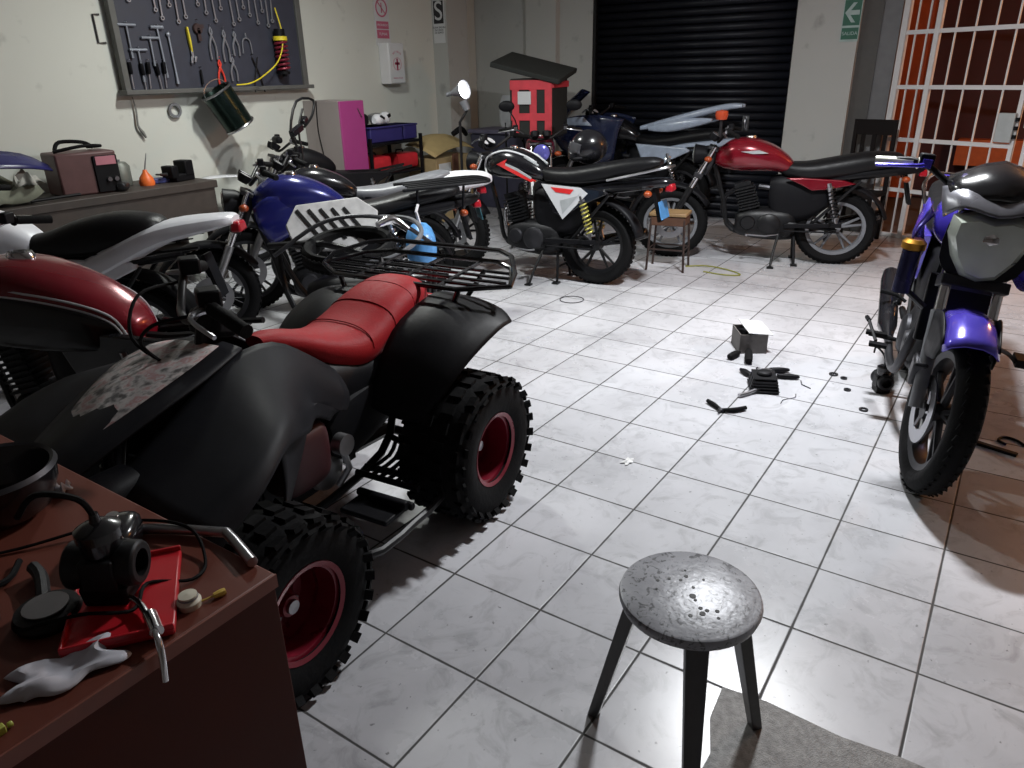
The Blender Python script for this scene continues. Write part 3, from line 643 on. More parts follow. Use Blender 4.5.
# --- white trail bike on the left
moto('motorcycle','white trail bike with black seat and white tail, nose to the left wall',(2.07,3.90,0),2.154,1.0,0,tl=(-.63,0,.89),body=WHITE,side=WHITE,tail=WHITE,style='spoke',rim=DALU,ss=[(-.24,.90,.06,.03),(-.18,.885,.115,.075),(0,.865,.135,.11),(.2,.83,.12,.11),(.42,.80,.09,.07),(.62,.83,.05,.04)],ts=[(-.62,.925,.06,.02),(-.55,.92,.10,.035),(-.25,.865,.145,.06),(.0,.76,.155,.075),(.25,.64,.14,.07),(.42,.56,.09,.05)],high=1,ff=WHITE,head='mask',rails=False,shroud=WHITE,mirrors=False,bpad=BLK,exm=DALU,signals=False)
# --- blue bike
moto('motorcycle','blue tank motorcycle with a black luggage rack, behind the quad bike seat',(3.8,3.5,0),2.5,1.0,0,tscale=(1.15,1.2,1.2),body=BLUE,side=BLK,tail=BLK,style='spoke',rim=DALU,rack=BLK,rails=False,shroud=BLUE,ff=BLK,head='round',mirrors=False,exm=DALU)
# --- white tailed bike behind it
moto('motorcycle','motorcycle with grey seat and broad white tail, right of the blue tank one',(4.35,3.85,0),2.5,1.0,0,ts=[(-.62,.84,.05,.03),(-.54,.845,.11,.055),(-.3,.83,.14,.075),(-.05,.77,.14,.075),(.12,.72,.11,.06)],ss=[(-.28,.90,.06,.02),(-.2,.885,.1,.04),(0,.83,.12,.06),(.2,.79,.12,.06),(.36,.79,.1,.05),(.47,.80,.06,.04)],body=GLOSS,side=BLK,tail=WHITE,seat=GREYP,rim=DALU,rails=False,plate=TEAL,mirrors=False,head='round')
# --- far trail bike by the left wall (white front fender, spoked wheel)
moto('motorcycle','black trail bike without seat, white front fender, spoked wheels, against the left wall',(5.5,5.35,0),2.75,1.0,0,body=BLK,tail=BLK,style='spoke',rim=STEEL,high=1,ff=WHITE,head='none',rails=False,mirrors=False,signals=False,seatp=False,rearf=False,bpad=BLK)
# --- maroon/black bike facing camera with mirrors
moto('motorcycle','maroon and black motorcycle facing the camera behind the black one, two mirrors up',(7.10,4.45,0),-2.55,1.02,.0,rack=BLK,rails=False,body=mat('maroon_paint',(.10,.008,.02),.25,coat=.5),side=BLK,tail=BLK,rim=DALU,lensm=mat('blue_tinted_lens',(.2,.2,.7),.1,.5),seatp=True)
# --- fairing bike near the shutter
fb=moto('motorcycle','sport motorcycle with pale blue and black fairings in front of the shutter',(7.92,3.12,0),1.60,1.13,.0,body=GLOSS,side=BLUEGREY,tail=BLUEGREY,rim=DALU,head='none',rails=False,mirrors=False,seatp=True,signals=False)
NAVY=mat('navy_fairing',(.012,.018,.05),.25,coat=.4)
for s_ in (1,-1):
    G().grid([[(.55,s_*.14,.98),(.8,s_*.2,1.02),(1.1,s_*.2,1.0),(1.4,s_*.1,.92)],[(.6,s_*.16,.86),(.8,s_*.22,.86),(1.1,s_*.21,.86),(1.38,s_*.12,.84)],[(.65,s_*.14,.6),(.8,s_*.2,.56),(1.05,s_*.19,.6),(1.25,s_*.12,.68)]]).build('side_fairing',NAVY,fb,solid=.006)
    G().grid([[(.95,s_*.215,1.0),(1.1,s_*.212,.99),(1.36,s_*.125,.93)],[(.85,s_*.23,.92),(1.1,s_*.222,.92),(1.36,s_*.135,.88)]]).build('fairing_panel',BLUEGREY,fb,solid=.006)
    G().loft([(-.55,1.10,.02,.015,s_*.04),(-.4,1.09,.05,.03,s_*.05),(-.1,1.02,.06,.035,s_*.07),(.15,.95,.05,.04,s_*.08),(.4,.9,.02,.02,s_*.08)],14).build('tail_fairing',BLUEGREY,fb)
    G().loft([(-.3,.98,.02,.015,s_*.1),(-.15,.96,.03,.04,s_*.11),(.1,.92,.035,.05,s_*.12),(.3,.9,.02,.02,s_*.12)],14).build('fairing_panel',BLUEGREY,fb)
G().grid([[(1.05,-.12,1.22),(1.08,0,1.25),(1.05,.12,1.22)],[(1.2,-.13,1.1),(1.25,0,1.12),(1.2,.13,1.1)],[(1.38,-.1,.93),(1.45,0,.93),(1.38,.1,.93)]]).build('windscreen',NAVY,fb,solid=.005)

# --- violet naked bike at right
vb=moto('motorcycle','violet-blue naked motorcycle at the right, front wheel and headlight toward the camera',(4.50,.33,0),3.30,1.11,.08,body=PURP,side=PURP,tail=PURP,rim=DALU,head='none',signals=False,mirrors=False,ff=None,grip=mat('silver_grip',(.62,.63,.55),.35,.3),levm=mat('violet_lever',(.09,.07,.6),.25,.5),bar=BLK,gauge=False,disc=-1,exm=DALU,fork=GREYP,stand='side',steer=.14)
lens=mat('smoky_headlight_glass',(.52,.57,.50),.16,.1,var=.3,scale=9,coat=1)
hl=G().loft([(1.0,.86,.1,.08),(1.06,.86,.13,.12),(1.10,.865,.135,.125)],20,3).build('headlight',BLK,vb)
pts=[(-.125,.96),(-.06,.975),(0,.96),(.06,.975),(.125,.96),(.13,.90),(.10,.82),(.055,.755),(0,.74),(-.055,.755),(-.10,.82),(-.13,.90)]
vs=[(1.10,p[0],p[1]) for p in pts]+[(1.145,p[0]*.8,.86+(p[1]-.86)*.8) for p in pts]+[(1.16,0,.87)]
n=len(pts); G().add(vs,[(i,(i+1)%n,(i+1)%n+n,i+n) for i in range(n)]+[(i+n,(i+1)%n+n,2*n) for i in range(n)]).build('lens',lens,hl)
G().ball((1.13,0,.89),(.03,.05,.035),0,14,8).build('reflector_bowl',CHR,hl)
G().grid([[(.98,-.17,1.03),(1.02,-.1,1.05),(1.04,0,1.04),(1.02,.1,1.05),(.98,.17,1.03)],[(1.03,-.165,.99),(1.09,-.1,1.02),(1.12,0,1.0),(1.09,.1,1.02),(1.03,.165,.99)],[(1.06,-.15,.94),(1.12,-.1,.985),(1.15,0,.97),(1.12,.1,.985),(1.06,.15,.94)]]).build('headlight_trim',mat('grey_metallic_trim',(.16,.16,.18),.3,.5),vb,solid=.006)
G().grid([[(.9,-.15,1.06),(.94,0,1.13),(.9,.15,1.06)],[(1.0,-.16,1.04),(1.06,0,1.09),(1.0,.16,1.04)],[(1.05,-.13,1.0),(1.11,0,1.02),(1.05,.13,1.0)]]).build('flyscreen',GLOSS,vb,solid=.006)
G().loft([(.9,1.07,.1,.02),(.98,1.06,.13,.03),(1.04,1.03,.1,.02)],14).build('instrument_cowl',mat('dark_violet_plastic',(.03,.02,.09),.3),vb)
g=arc_fender(1.27,.3,.34,58,150,.08,.035)
ff=g.build('front_fender',PURP,vb,solid=.006)
G().grid([[(1.13,-.1,.62),(1.27,-.085,.66),(1.42,-.08,.6)],[(1.15,-.105,.52),(1.25,-.1,.5),(1.36,-.085,.52)]]).grid([[(1.13,.1,.62),(1.27,.085,.66),(1.42,.08,.6)],[(1.15,.105,.52),(1.25,.1,.5),(1.36,.085,.52)]]).build('fender_side',BLK,vb,solid=.006)
for s_ in (-1,1):
    G().grid([[(.98,s_*.17,.93),(.85,s_*.19,.97),(.68,s_*.16,.93)],[(1.0,s_*.22,.84),(.84,s_*.21,.85),(.64,s_*.165,.83)],[(.96,s_*.19,.70),(.84,s_*.18,.68),(.66,s_*.14,.74)]]).build('tank_shroud',PURP,vb,solid=.006)
r_=G().tube([(1.0,-.21,.64),(1.0,-.21,.80)],.033,16).build('oil_reservoir',mat('dark_blue_anodised',(.03,.03,.08),.25,.6),vb)
G().lathe([(.0,.03),(.03,.03),(.042,.018),(.042,-.005),(.03,-.01)],(1.0,-.21,.81),'Z',18).build('reservoir_cap',GOLD,r_)
G().tube([(1.0,-.21,.66),(1.02,-.12,.60)],.012,8).build('reservoir_bracket',DALU,r_)
G().box((1.2,-.1,.42),(.08,.05,.1),(0,.3,0)).build('brake_caliper',DALU,vb,bevel=.01)
G().tube([(.45,-.27,.36),(.5,-.26,.36)],.01,6).tube([(.5,-.26,.36),(.62,-.22,.31)],.007,6).box((.64,-.21,.3),(.04,.07,.015)).build('brake_pedal',BLK,vb)
G().tube([(1.2,.1,.55),(1.08,.17,.5),(1.0,.22,.45)],.008,6,smooth=4).box((.98,.24,.45),(.09,.04,.03)).build('radiator_hose',BLK,vb)
G().box((.93,0,.58),(.05,.24,.26),(0,-.2,0)).build('radiator',BLK,vb,bevel=.006)

# --- red bike at far left (no seat, under repair)
def trimL(t):
    for s_ in (-1,1):
        G().loft([(.445,.80,.010,.03,s_*.075),(.50,.81,.014,.055,s_*.108),(.6,.825,.014,.07,s_*.132),(.75,.84,.014,.075,s_*.142),(.88,.84,.012,.04,s_*.12)],16,2.4).build('knee_pad',GLOSS,t)
        pl=[(.435,.80),(.46,.855),(.53,.895),(.66,.925),(.8,.925),(.90,.885),(.93,.85)]
        G().tube([(x,s_*(.135-.9*(x-.7)**2),z) for x,z in pl],.0035,6,smooth=5).tube([(x,s_*(.142-.9*(x-.7)**2),z-.015) for x,z in pl],.003,6,smooth=5).build('pinstripe',WHT,t)
moto('motorcycle','dark red motorcycle without a seat at the far left, black knee pads with white pinstripes',(1.46,2.58,0),1.93,1.0,0,tscale=(1.66,1.15,1.30),tdz=-.05,norear=1,signals=False,mirrors=False,body=RED,side=GLOSS,tail=BLK,trim=trimL,seatp=False,rearf=False,rails=False,rim=CHR,style='spoke',stand='center',bar=CHR)

# ------------------------------------------------------------------ quad bike
qb=thing('quad_bike','black quad bike with red padded seat and red wheel rims, in the left foreground','quad bike',(1.94,2.0,0),(0,0,-3.047))
def atv_wheel(name,c,Rr,w,side):
    rim=.135
    h=Rr-rim
    g=G().lathe([(rim,-w*.8),(rim+.02,-w*.93),(rim+h*.5,-w),(Rr-.035,-w*.93),(Rr-.012,-w*.78),(Rr-.006,-w*.3),(Rr-.004,0),(Rr-.006,w*.3),(Rr-.012,w*.78),(Rr-.035,w*.93),(rim+h*.5,w),(rim+.02,w*.93),(rim,w*.8),(rim,-w*.8)],c,'Y',48,cap=False)
    n=24
    for k in range(n):
        for j,yy in enumerate((-.72,-.25,.25,.72)):
            a=2*PI*(k+(.5 if j in(1,2) else 0))/n+ (.06 if j%2 else 0)
            M=Matrix.Translation(c)@Matrix.Rotation(-a,4,'Y')@Matrix.Translation((Rr-(.003 if abs(yy)<.5 else .012),yy*w,0))@Matrix.Rotation(0 if abs(yy)<.5 else (-.3 if yy>0 else .3),4,'Z')
            g.box((0,0,0),(.014,w*.36,.042),(0,0,0),M=M,taper=.9)
        for s_ in (-1,1):
            a=2*PI*(k+.5)/n
            M=Matrix.Translation(c)@Matrix.Rotation(-a,4,'Y')@Matrix.Translation((Rr-.03,s_*w*.93,0))@Matrix.Rotation(s_*-.75,4,'Z')
            g.box((-.004,0,0),(.010,.04,.03),M=M)
    t=g.build(name,RUB,qb)
    o=side
    prof=[(rim-.005,w*.86),(rim+.01,w*.9),(rim+.012,w*.8),(rim-.012,w*.74),(rim-.018,w*.1),(rim-.035,-w*.25),(.075,-w*.3),(.055,-w*.2),(.04,w*.05),(.032,w*.1),(.03,w*.3),(0,w*.32)]
    M=Matrix.Translation(c)@Matrix.Scale(o,4,(0,1,0))
    G().lathe(prof,(0,0,0),'Y',36,M=M,cap=False).lathe([(rim-.005,-w*.86),(rim+.01,-w*.9),(rim-.012,-w*.74),(rim-.02,w*.2)],(0,0,0),'Y',36,M=M,cap=False).build('rim',REDRIM,t)
    g=G()
    for k in range(4):
        a=2*PI*k/4+.4; g.lathe([(0,w*.02),(.009,w*.02),(.01,-w*.2)],(.052*math.cos(a),0,.045*math.sin(a)),'Y',6,M=M)
    g.lathe([(0,w*.42),(.02,w*.40),(.024,w*.1)],(0,0,0),'Y',12,M=M).build('lug_nut',STEEL,t)
for s_ in (1,-1):
    atv_wheel('rear_wheel',(-.02,s_*.425,.282),.282,.14,s_)
    atv_wheel('front_wheel',(1.0,s_*.45,.27),.27,.11,s_)
# seat
se=G().loft([(-.27,.79,.06,.03),(-.245,.79,.115,.06),(-.17,.785,.145,.08),(-.03,.755,.155,.085),(.1,.705,.165,.085),(.22,.69,.16,.078),(.33,.72,.13,.07),(.42,.765,.095,.055),(.50,.80,.065,.04),(.56,.82,.04,.022)],28,2.5).build('seat',REDV,qb)
g=G()
for x,z,w,h in ((-.11,.773,.15,.084),(.03,.733,.16,.0855),(.17,.695,.164,.083)):
    g.tube([(x,w*math.copysign(abs(math.cos(t))**.8,math.cos(t)),z+h*math.copysign(abs(math.sin(t))**.8,math.sin(t))*1.0) for t in [PI*i/18 for i in range(19)]],.0022,5)
g.build('seam',REDVD,se)
G().loft([(-.24,.745,.1,.03),(-.05,.70,.14,.035),(.15,.64,.15,.03),(.35,.67,.115,.03),(.54,.79,.04,.02)],18,3).build('seat_base',BLK,se)
# body: central tunnel
G().loft([(-.42,.62,.12,.06),(-.2,.62,.16,.1),(.1,.56,.17,.12),(.4,.6,.15,.12),(.6,.68,.13,.12),(.8,.74,.13,.1),(.95,.75,.11,.08)],20,3).build('body_shell',BLK,qb)
for s_ in (1,-1):
    # rear fender with side flap
    G().grid([
      [(-.42,s_*.14,.74),(-.25,s_*.15,.79),(0,s_*.16,.75),(.14,s_*.17,.66),(.24,s_*.16,.5)],
      [(-.38,s_*.28,.745),(-.24,s_*.28,.78),(-.02,s_*.28,.755),(.14,s_*.27,.63),(.22,s_*.25,.46)],
      [(-.32,s_*.42,.735),(-.2,s_*.42,.75),(-.02,s_*.42,.70),(.12,s_*.40,.59),(.2,s_*.36,.45)],
      [(-.27,s_*.49,.71),(-.17,s_*.49,.705),(-.0,s_*.465,.64),(.1,s_*.43,.56),(.18,s_*.37,.44)]]).build('rear_fender',BLK,qb,solid=.008)
    G().grid([
      [(.34,s_*.13,.66),(.46,s_*.13,.76),(.6,s_*.12,.85),(.78,s_*.13,.855),(.98,s_*.14,.775),(1.22,s_*.14,.66)],
      [(.36,s_*.19,.60),(.48,s_*.19,.69),(.62,s_*.20,.79),(.8,s_*.22,.82),(1.0,s_*.25,.755),(1.24,s_*.26,.655)],
      [(.39,s_*.20,.55),(.52,s_*.22,.62),(.66,s_*.27,.73),(.84,s_*.33,.785),(1.03,s_*.38,.735),(1.25,s_*.38,.65)],
      [(.45,s_*.21,.57),(.56,s_*.24,.65),(.70,s_*.32,.69),(.87,s_*.42,.755),(1.05,s_*.48,.715),(1.24,s_*.48,.64)],
      [(.5,s_*.22,.56),(.6,s_*.26,.62),(.73,s_*.36,.65),(.9,s_*.46,.715),(1.06,s_*.52,.67),(1.2,s_*.52,.60)]]).build('front_fender',FAIR,qb,solid=.008)
    G().grid([[(.62,s_*.25,.66),(.74,s_*.33,.69),(.9,s_*.42,.70)],[(.66,s_*.27,.58),(.78,s_*.34,.58),(.9,s_*.42,.58)],[(.78,s_*.29,.42),(.83,s_*.32,.41),(.88,s_*.36,.40)]]).build('fender_wing',FAIR,qb,solid=.006)
# front cowl with worn sticker
def sticker():
    m=mat('worn_sticker',(.2,.19,.19),.6,var=.9,scale=16,bump=.1)
    nt=m.node_tree;N=nt.nodes;L=nt.links;b=N['Principled BSDF']
    tc=N.new('ShaderNodeTexCoord'); v=N.new('ShaderNodeTexVoronoi'); v.inputs['Scale'].default_value=22; L.new(tc.outputs['Object'],v.inputs['Vector'])
    n=N.new('ShaderNodeTexNoise'); n.inputs['Scale'].default_value=25; n.inputs['Detail'].default_value=6; L.new(tc.outputs['Object'],n.inputs['Vector'])
    r=N.new('ShaderNodeValToRGB'); e=r.color_ramp.elements; e[0].position=.36; e[0].color=(.08,.075,.075,1); e[1].position=.5; e[1].color=(.42,.40,.39,1)
    k=r.color_ramp.elements.new(.62); k.color=(.36,.20,.20,1); k=r.color_ramp.elements.new(.68); k.color=(.45,.44,.44,1)
    L.new(n.outputs['Fac'],r.inputs[0]); L.new(r.outputs[0],b.inputs['Base Color']); return m
cw=G().grid([[(.72,-.24,.83),(.72,-.1,.87),(.72,.04,.88),(.72,.13,.87)],[(.88,-.26,.80),(.88,-.1,.845),(.88,.05,.855),(.88,.16,.84)],[(1.05,-.22,.76),(1.05,-.08,.80),(1.05,.05,.81),(1.05,.16,.80)],[(1.25,-.15,.69),(1.25,-.05,.73),(1.25,.04,.735),(1.25,.12,.72)],[(1.38,-.06,.62),(1.38,-.02,.64),(1.38,.03,.64),(1.38,.06,.63)]]).build('front_cowl',FAIR,qb,solid=.008)
G().grid([[(.76,-.235,.842),(.76,-.1,.877),(.76,.08,.885)],[(.88,-.245,.817),(.88,-.1,.856),(.88,.1,.862)],[(1.05,-.17,.782),(1.05,-.08,.808),(1.05,.09,.815)],[(1.2,-.09,.735),(1.2,-.03,.753),(1.2,.05,.757)]]).build('cowl_sticker',sticker(),cw,solid=.002,label='dirty grey sticker covered cowl top')
G().box((.70,0,.93),(.09,.13,.08),(0,-.3,0)).build('handlebar_cover',BLK,qb,bevel=.02)
hb=G().tube([(.64,.37,1.0),(.69,.24,1.03),(.73,.1,.96),(.74,0,.95),(.73,-.1,.96),(.69,-.24,1.03),(.64,-.37,1.0)],.012,10,smooth=4).build('handlebar',FRAMEM,qb)
for s_ in (1,-1):
    G().tube([(.68,s_*.26,1.025),(.625,s_*.40,.995)],[.02,.019],12).build('grip',RUB,hb)
    G().tube([(.70,s_*.24,1.02),(.74,s_*.28,1.015),(.70,s_*.39,.99)],[.011,.007,.006],8,smooth=3).build('brake_lever',STEEL,hb)
    G().box((.68,s_*.21,1.045),(.06,.07,.05)).build('switch_cluster',BLK,hb,bevel=.008)
G().tube([(.72,.2,1.0),(.82,.16,.98),(.86,.05,.9),(.8,.0,.8)],.005,6,smooth=5).tube([(.72,-.2,1.0),(.84,-.1,1.0),(.88,-.02,.9),(.8,-.02,.8)],.005,6,smooth=5).build('control_cable',RUB,hb)
hb.matrix_local=Matrix.Translation((.80,0,.03))@Matrix.Rotation(R(-33),4,'Z')@Matrix.Translation((-.74,0,0))
G().tube([(.74,0,.93),(.84,0,.6),(.9,0,.35)],.02,8).build('steering_column',FRAMEM,qb)
for s_ in (1,-1):
    h=G().loft([(1.16,.66,.06,.05,s_*.16),(1.24,.655,.07,.055,s_*.16),(1.29,.65,.06,.05,s_*.16)],14).build('headlight',BLK,qb)
    G().ball((1.29,s_*.16,.65),(.02,.055,.042),0,12,7).build('lens',mat('headlamp_lens',(.5,.5,.5),.1,.5),h)
# rear rack
g=G()
def Rk(x,y,z=.86): return (x,y,z)
g.tube([Rk(-.18,-.3,.84),Rk(-.18,.3,.84),Rk(-.30,.47,.84),Rk(-.48,.38,.86),Rk(-.54,.28,.865),Rk(-.54,-.28,.865),Rk(-.48,-.38,.86),Rk(-.30,-.47,.84)],.0105,8,closed=True)
for x,y in ((-.25,.39),(-.32,.44),(-.39,.42),(-.46,.38)): g.tube([Rk(x,-y,.843),Rk(x,y,.843)],.0075,6)
for y in (-.2,.0,.2): g.tube([Rk(-.18,y,.835),Rk(-.54,y,.858)],.0085,6)
g.tube([Rk(-.30,.47,.84),(-.36,.46,.875),(-.5,.37,.905),(-.56,.28,.91),(-.56,-.28,.91),(-.5,-.37,.905),(-.36,-.46,.875),Rk(-.30,-.47,.84)],.0105,8)
for y in (-.3,.3): g.tube([Rk(-.2,y,.84),(-.2,y*.8,.70)],.011,6).tube([Rk(-.45,y*.9,.85),(-.36,y*.6,.68)],.011,6)
g.build('rear_rack',GLOSS,qb)
# chassis
g=G()
for s_ in (1,-1):
    g.tube([(-.3,s_*.12,.6),(.0,s_*.12,.5),(.15,s_*.13,.25),(.75,s_*.12,.2),(1.05,s_*.11,.35),(1.05,s_*.1,.65)],.016,8,smooth=4)
    g.tube([(.25,s_*.13,.24),(.22,s_*.45,.22),(.45,s_*.5,.22),(.72,s_*.48,.24),(.8,s_*.14,.24)],.014,8,smooth=3)
    g.tube([(1.05,s_*.1,.5),(.9,s_*.1,.5),(.6,s_*.1,.65)],.014,8)
g.tube([(1.3,-.15,.5),(1.33,-.15,.35),(1.05,-.11,.24)],.014,8,smooth=3).tube([(1.3,.15,.5),(1.33,.15,.35),(1.05,.11,.24)],.014,8,smooth=3).tube([(1.32,-.15,.45),(1.32,.15,.45)],.014,8)
g.build('chassis',FRAMEM,qb)
for s_ in (1,-1):
    g=G().box((.45,s_*.33,.225),(.13,.20,.02)).tube([(.4,s_*.22,.24),(.4,s_*.46,.24)],.016,8).tube([(.42,s_*.3,.25),(.42,s_*.45,.25)],.02,8)
    g.build('foot_plate',BLK,qb,bevel=.006)
    g=G()
    for i in range(7):
        yy=s_*(.17+.036*i)
        g.tube([(.10+.012*i,yy,.30),(.15+.012*i,yy,.25),(.31,yy,.25)],.0085,6,smooth=3)
    g.tube([(.31,s_*.14,.25),(.31,s_*.42,.25)],.012,8).tube([(.10,s_*.15,.30),(.18,s_*.42,.30),(.24,s_*.45,.25)],.012,8)
    g.build('heel_guard',BLK,qb)
# axle, swingarm, arms, shocks
G().tube([(0,-.32,.275),(0,.32,.275)],.018,12).lathe([(0,-.03),(.1,-.03),(.1,.03),(0,.03)],(0,-.1,.275),'Y',24).build('rear_axle',DALU,qb)
G().tube([(0,.06,.275),(.3,.06,.3)],.024,8).tube([(0,-.06,.275),(.3,-.06,.3)],.024,8).box((.28,0,.3),(.06,.18,.06)).build('swingarm',FRAMEM,qb)
for s_ in (1,-1):
    G().tube([(.9,s_*.11,.24),(1.0,s_*.37,.24),(1.08,s_*.11,.24)],.012,8).tube([(.92,s_*.11,.4),(1.0,s_*.36,.33),(1.06,s_*.11,.4)],.011,8).tube([(.93,s_*.05,.3),(.94,s_*.36,.27)],.008,6).build('suspension_arm',FRAMEM,qb)
    sa=G().tube([(1.0,s_*.31,.26),(.98,s_*.17,.62)],.016,10).tube([(.985,s_*.2,.53),(.98,s_*.17,.62)],.028,12).build('shock_absorber',DALU,qb)
    G().coil((.998,s_*.295,.3),(.985,s_*.205,.53),.034,.006,9).build('spring',mat('dull_spring_steel',(.12,.12,.12),.4,.7),sa)
    G().lathe([(0,-.03),(.06,-.03),(.06,.03),(0,.03)],(1.0,s_*.36,.265),'Y',18).build('hub',DALU,qb)
sa=G().tube([(.15,0,.33),(.28,0,.58)],.02,8).build('shock_absorber',DALU,qb); G().coil((.16,0,.35),(.26,0,.55),.036,.007,7).build('spring',REDRIM,sa)
# engine
e=G().loft([(.32,.33,.08,.09),(.38,.34,.12,.12),(.6,.34,.12,.12),(.7,.34,.09,.09)],18,3).build('engine',ENG,qb)
g=G()
for i in range(8): g.box((.68+.025*i,0,.36),(.01,.18-.02*(i%2),.17))
g.box((.76,0,.36),(.2,.12,.12)).build('cylinder',ENG,e)
G().lathe([(0,.05),(.05,.048),(.075,.03),(.08,0)],(.45,.11,.33),'Y',24).lathe([(0,.04),(.03,.04),(.04,0)],(.58,.11,.36),'Y',18).build('engine_cover',ALU,e)
G().loft([(.51,.47,.05,.09,.17),(.55,.47,.06,.11,.18),(.68,.47,.06,.11,.18),(.72,.47,.05,.09,.17)],18,3.5).build('air_filter_cover',DRED,qb)
G().lathe([(.03,-.02),(.038,-.02),(.038,.02),(.03,.02)],(.45,.22,.45),'Y',18).tube([(.45,.22,.42),(.43,.22,.35),(.45,.18,.28)],.012,8).build('starter_motor',ALU,qb)
mf=G().tube([(.88,-.05,.38),(.92,-.15,.34),(.7,-.2,.34),(.3,-.2,.42),(0,-.22,.52)],.018,8,smooth=4).build('exhaust',DALU,qb)
G().tube([(.1,-.21,.49),(.05,-.22,.5),(-.3,-.23,.57),(-.36,-.23,.58)],[.03,.048,.05,.03],14).build('muffler',ALU,mf)
for s_ in (1,-1): G().loft([(.08,.50,.02,.05,s_*.15),(.12,.49,.03,.09,s_*.15),(.35,.45,.03,.11,s_*.15),(.44,.44,.02,.06,s_*.15)],12,3).build('side_cover',BLK,qb)
G().tube([(-.42,-.02,.7),(-.46,0,.66)],.03,10).box((-.47,0,.68),(.03,.12,.06)).build('tail_light',REDL,qb,bevel=.008)

# ------------------------------------------------------------------ round stool
SB=mat('worn_black_stool_paint',(.045,.044,.045),.33,var=.6,scale=9,bump=.12)
def stool_top_mat():
    m=mat('scratched_grey_stool_top',(.27,.275,.30),.36,var=.35,scale=10,bump=.12,metal=.1)
    nt=m.node_tree;N=nt.nodes;L=nt.links;b=N['Principled BSDF']; src=b.inputs['Base Color'].links[0].from_socket
    tc=N.new('ShaderNodeTexCoord'); n=N.new('ShaderNodeTexNoise'); n.inputs['Scale'].default_value=38; n.inputs['Detail'].default_value=5; n.inputs['Roughness'].default_value=.6; n.inputs['Distortion'].default_value=2
    L.new(tc.outputs['Object'],n.inputs['Vector'])
    r=N.new('ShaderNodeValToRGB'); e=r.color_ramp.elements; e[0].position=.36; e[0].color=(.12,.12,.12,1); e[1].position=.46; e[1].color=(1,1,1,1)
    L.new(n.outputs['Fac'],r.inputs[0]); x=N.new('ShaderNodeMix'); x.data_type='RGBA'; x.blend_type='MULTIPLY'; x.inputs[0].default_value=.85
    L.new(src,x.inputs[6]); L.new(r.outputs[0],x.inputs[7]); L.new(x.outputs[2],b.inputs['Base Color']); return m
st=thing('round_stool','round black stool with three splayed legs and a burn-pitted top, in the foreground','stool',(1.359,.444,0))
SH=.49
se=G().lathe([(0,SH-.032),(.145,SH-.032),(.158,SH-.028),(.163,SH-.012),(.160,SH-.002),(.155,SH),(0,SH)],seg=48).build('seat',[stool_top_mat()],st)
for x,y,r_ in ((-.01,-.01,.008),(-.04,-.04,.005),(-.055,-.05,.007),(-.04,-.055,.005),(-.03,-.075,.005),(-.075,-.03,.005),(-.05,-.085,.004),(.05,.03,.005),(.03,.035,.004),(.02,.06,.004),(.07,.04,.003),(.0,.08,.004),(-.02,-.02,.004),(.06,-.01,.003),(.02,.0,.004),(-.03,.07,.003)):
    G().lathe([(0,.0005),(r_,.0005),(r_,-.002)],(x,y,SH+.0005),'Z',10).build('burn_mark',mat('burnt_pit',(.008,.008,.008),.6),se)
LA=(R(-41),R(95),R(-151))
for a in LA:
    c_,s_=math.cos(a),math.sin(a)
    M=Matrix.Rotation(a,4,'Z')
    g=G(); 
    top=(.12,0,SH-.025); bot=(.228,0,0.001)
    vs=[]
    for (x,z,w,t) in ((top[0],top[2],.026,.018),(bot[0],bot[2],.015,.014)):
        vs+= [(x-t,-w*1,z),(x+t,-w*1,z),(x+t,w*1,z),(x-t,w*1,z)]
    g.add(vs,[(0,1,2,3),(7,6,5,4),(0,4,5,1),(1,5,6,2),(2,6,7,3),(3,7,4,0)],0,M)
    g.build('leg',SB,st,bevel=.003,flat=True)
g=G()
for i in range(3):
    a=LA[i]; b_=LA[(i+1)%3]
    g.tube([(.11*math.cos(a),.11*math.sin(a),SH-.045),(.11*math.cos(b_),.11*math.sin(b_),SH-.045)],.018,4)
g.build('seat_brace',SB,st)

# ------------------------------------------------------------------ small stool in the back
ss=thing('small_stool','small low stool with pale wooden top and thin metal legs near the red motorcycle','stool',(5.98,2.42,0),(0,0,1.75),.92)
G().box((0,0,.52),(.34,.26,.03)).build('seat',mat('pale_stool_wood',(.3,.19,.09),.5,var=.3),ss,bevel=.006)
G().box((0,0,.46),(.32,.24,.08)).build('apron',mat('brown_stool_wood',(.1,.045,.025),.6),ss,bevel=.004)
for x,y in ((-.15,-.11),(-.15,.11),(.15,-.11),(.15,.11)):
    G().tube([(x,y,.5),(x*1.15,y*1.15,0.002)],.011,8).build('leg',mat('rusty_leg_metal',(.06,.04,.035),.5,.5),ss)
G().tube([(-.165,-.12,.2),(.165,-.12,.2),(.165,.12,.2),(-.165,.12,.2)],.008,6,closed=True).build('stretcher',mat('rusty_leg_metal',(.06,.04,.035),.5,.5),ss)

# ------------------------------------------------------------------ dark chair beside the gate
DW=mat('dark_brown_wood',(.008,.006,.006),.75,spec=.15)
ch=thing('wooden_chair','dark wooden chair with a slatted back, between the front pillar and the gate','chair',(7.93,1.30,0),(0,0,R(-100)),1.0)
G().box((0,0,.45),(.4,.4,.035)).build('seat',DW,ch,bevel=.006)
g=G().box((0,.19,1.05),(.4,.025,.14)).box((0,.19,.62),(.36,.02,.05))
for x in (-.1,0,.1): g.box((x,.19,.83),(.04,.015,.4))
g.build('backrest',DW,ch,bevel=.005)
for x in (-.18,.18):
    G().box((x,.19,.55),(.035,.035,1.1)).build('leg',DW,ch,bevel=.004); G().box((x,-.18,.22),(.035,.035,.44)).build('leg',DW,ch,bevel=.004)

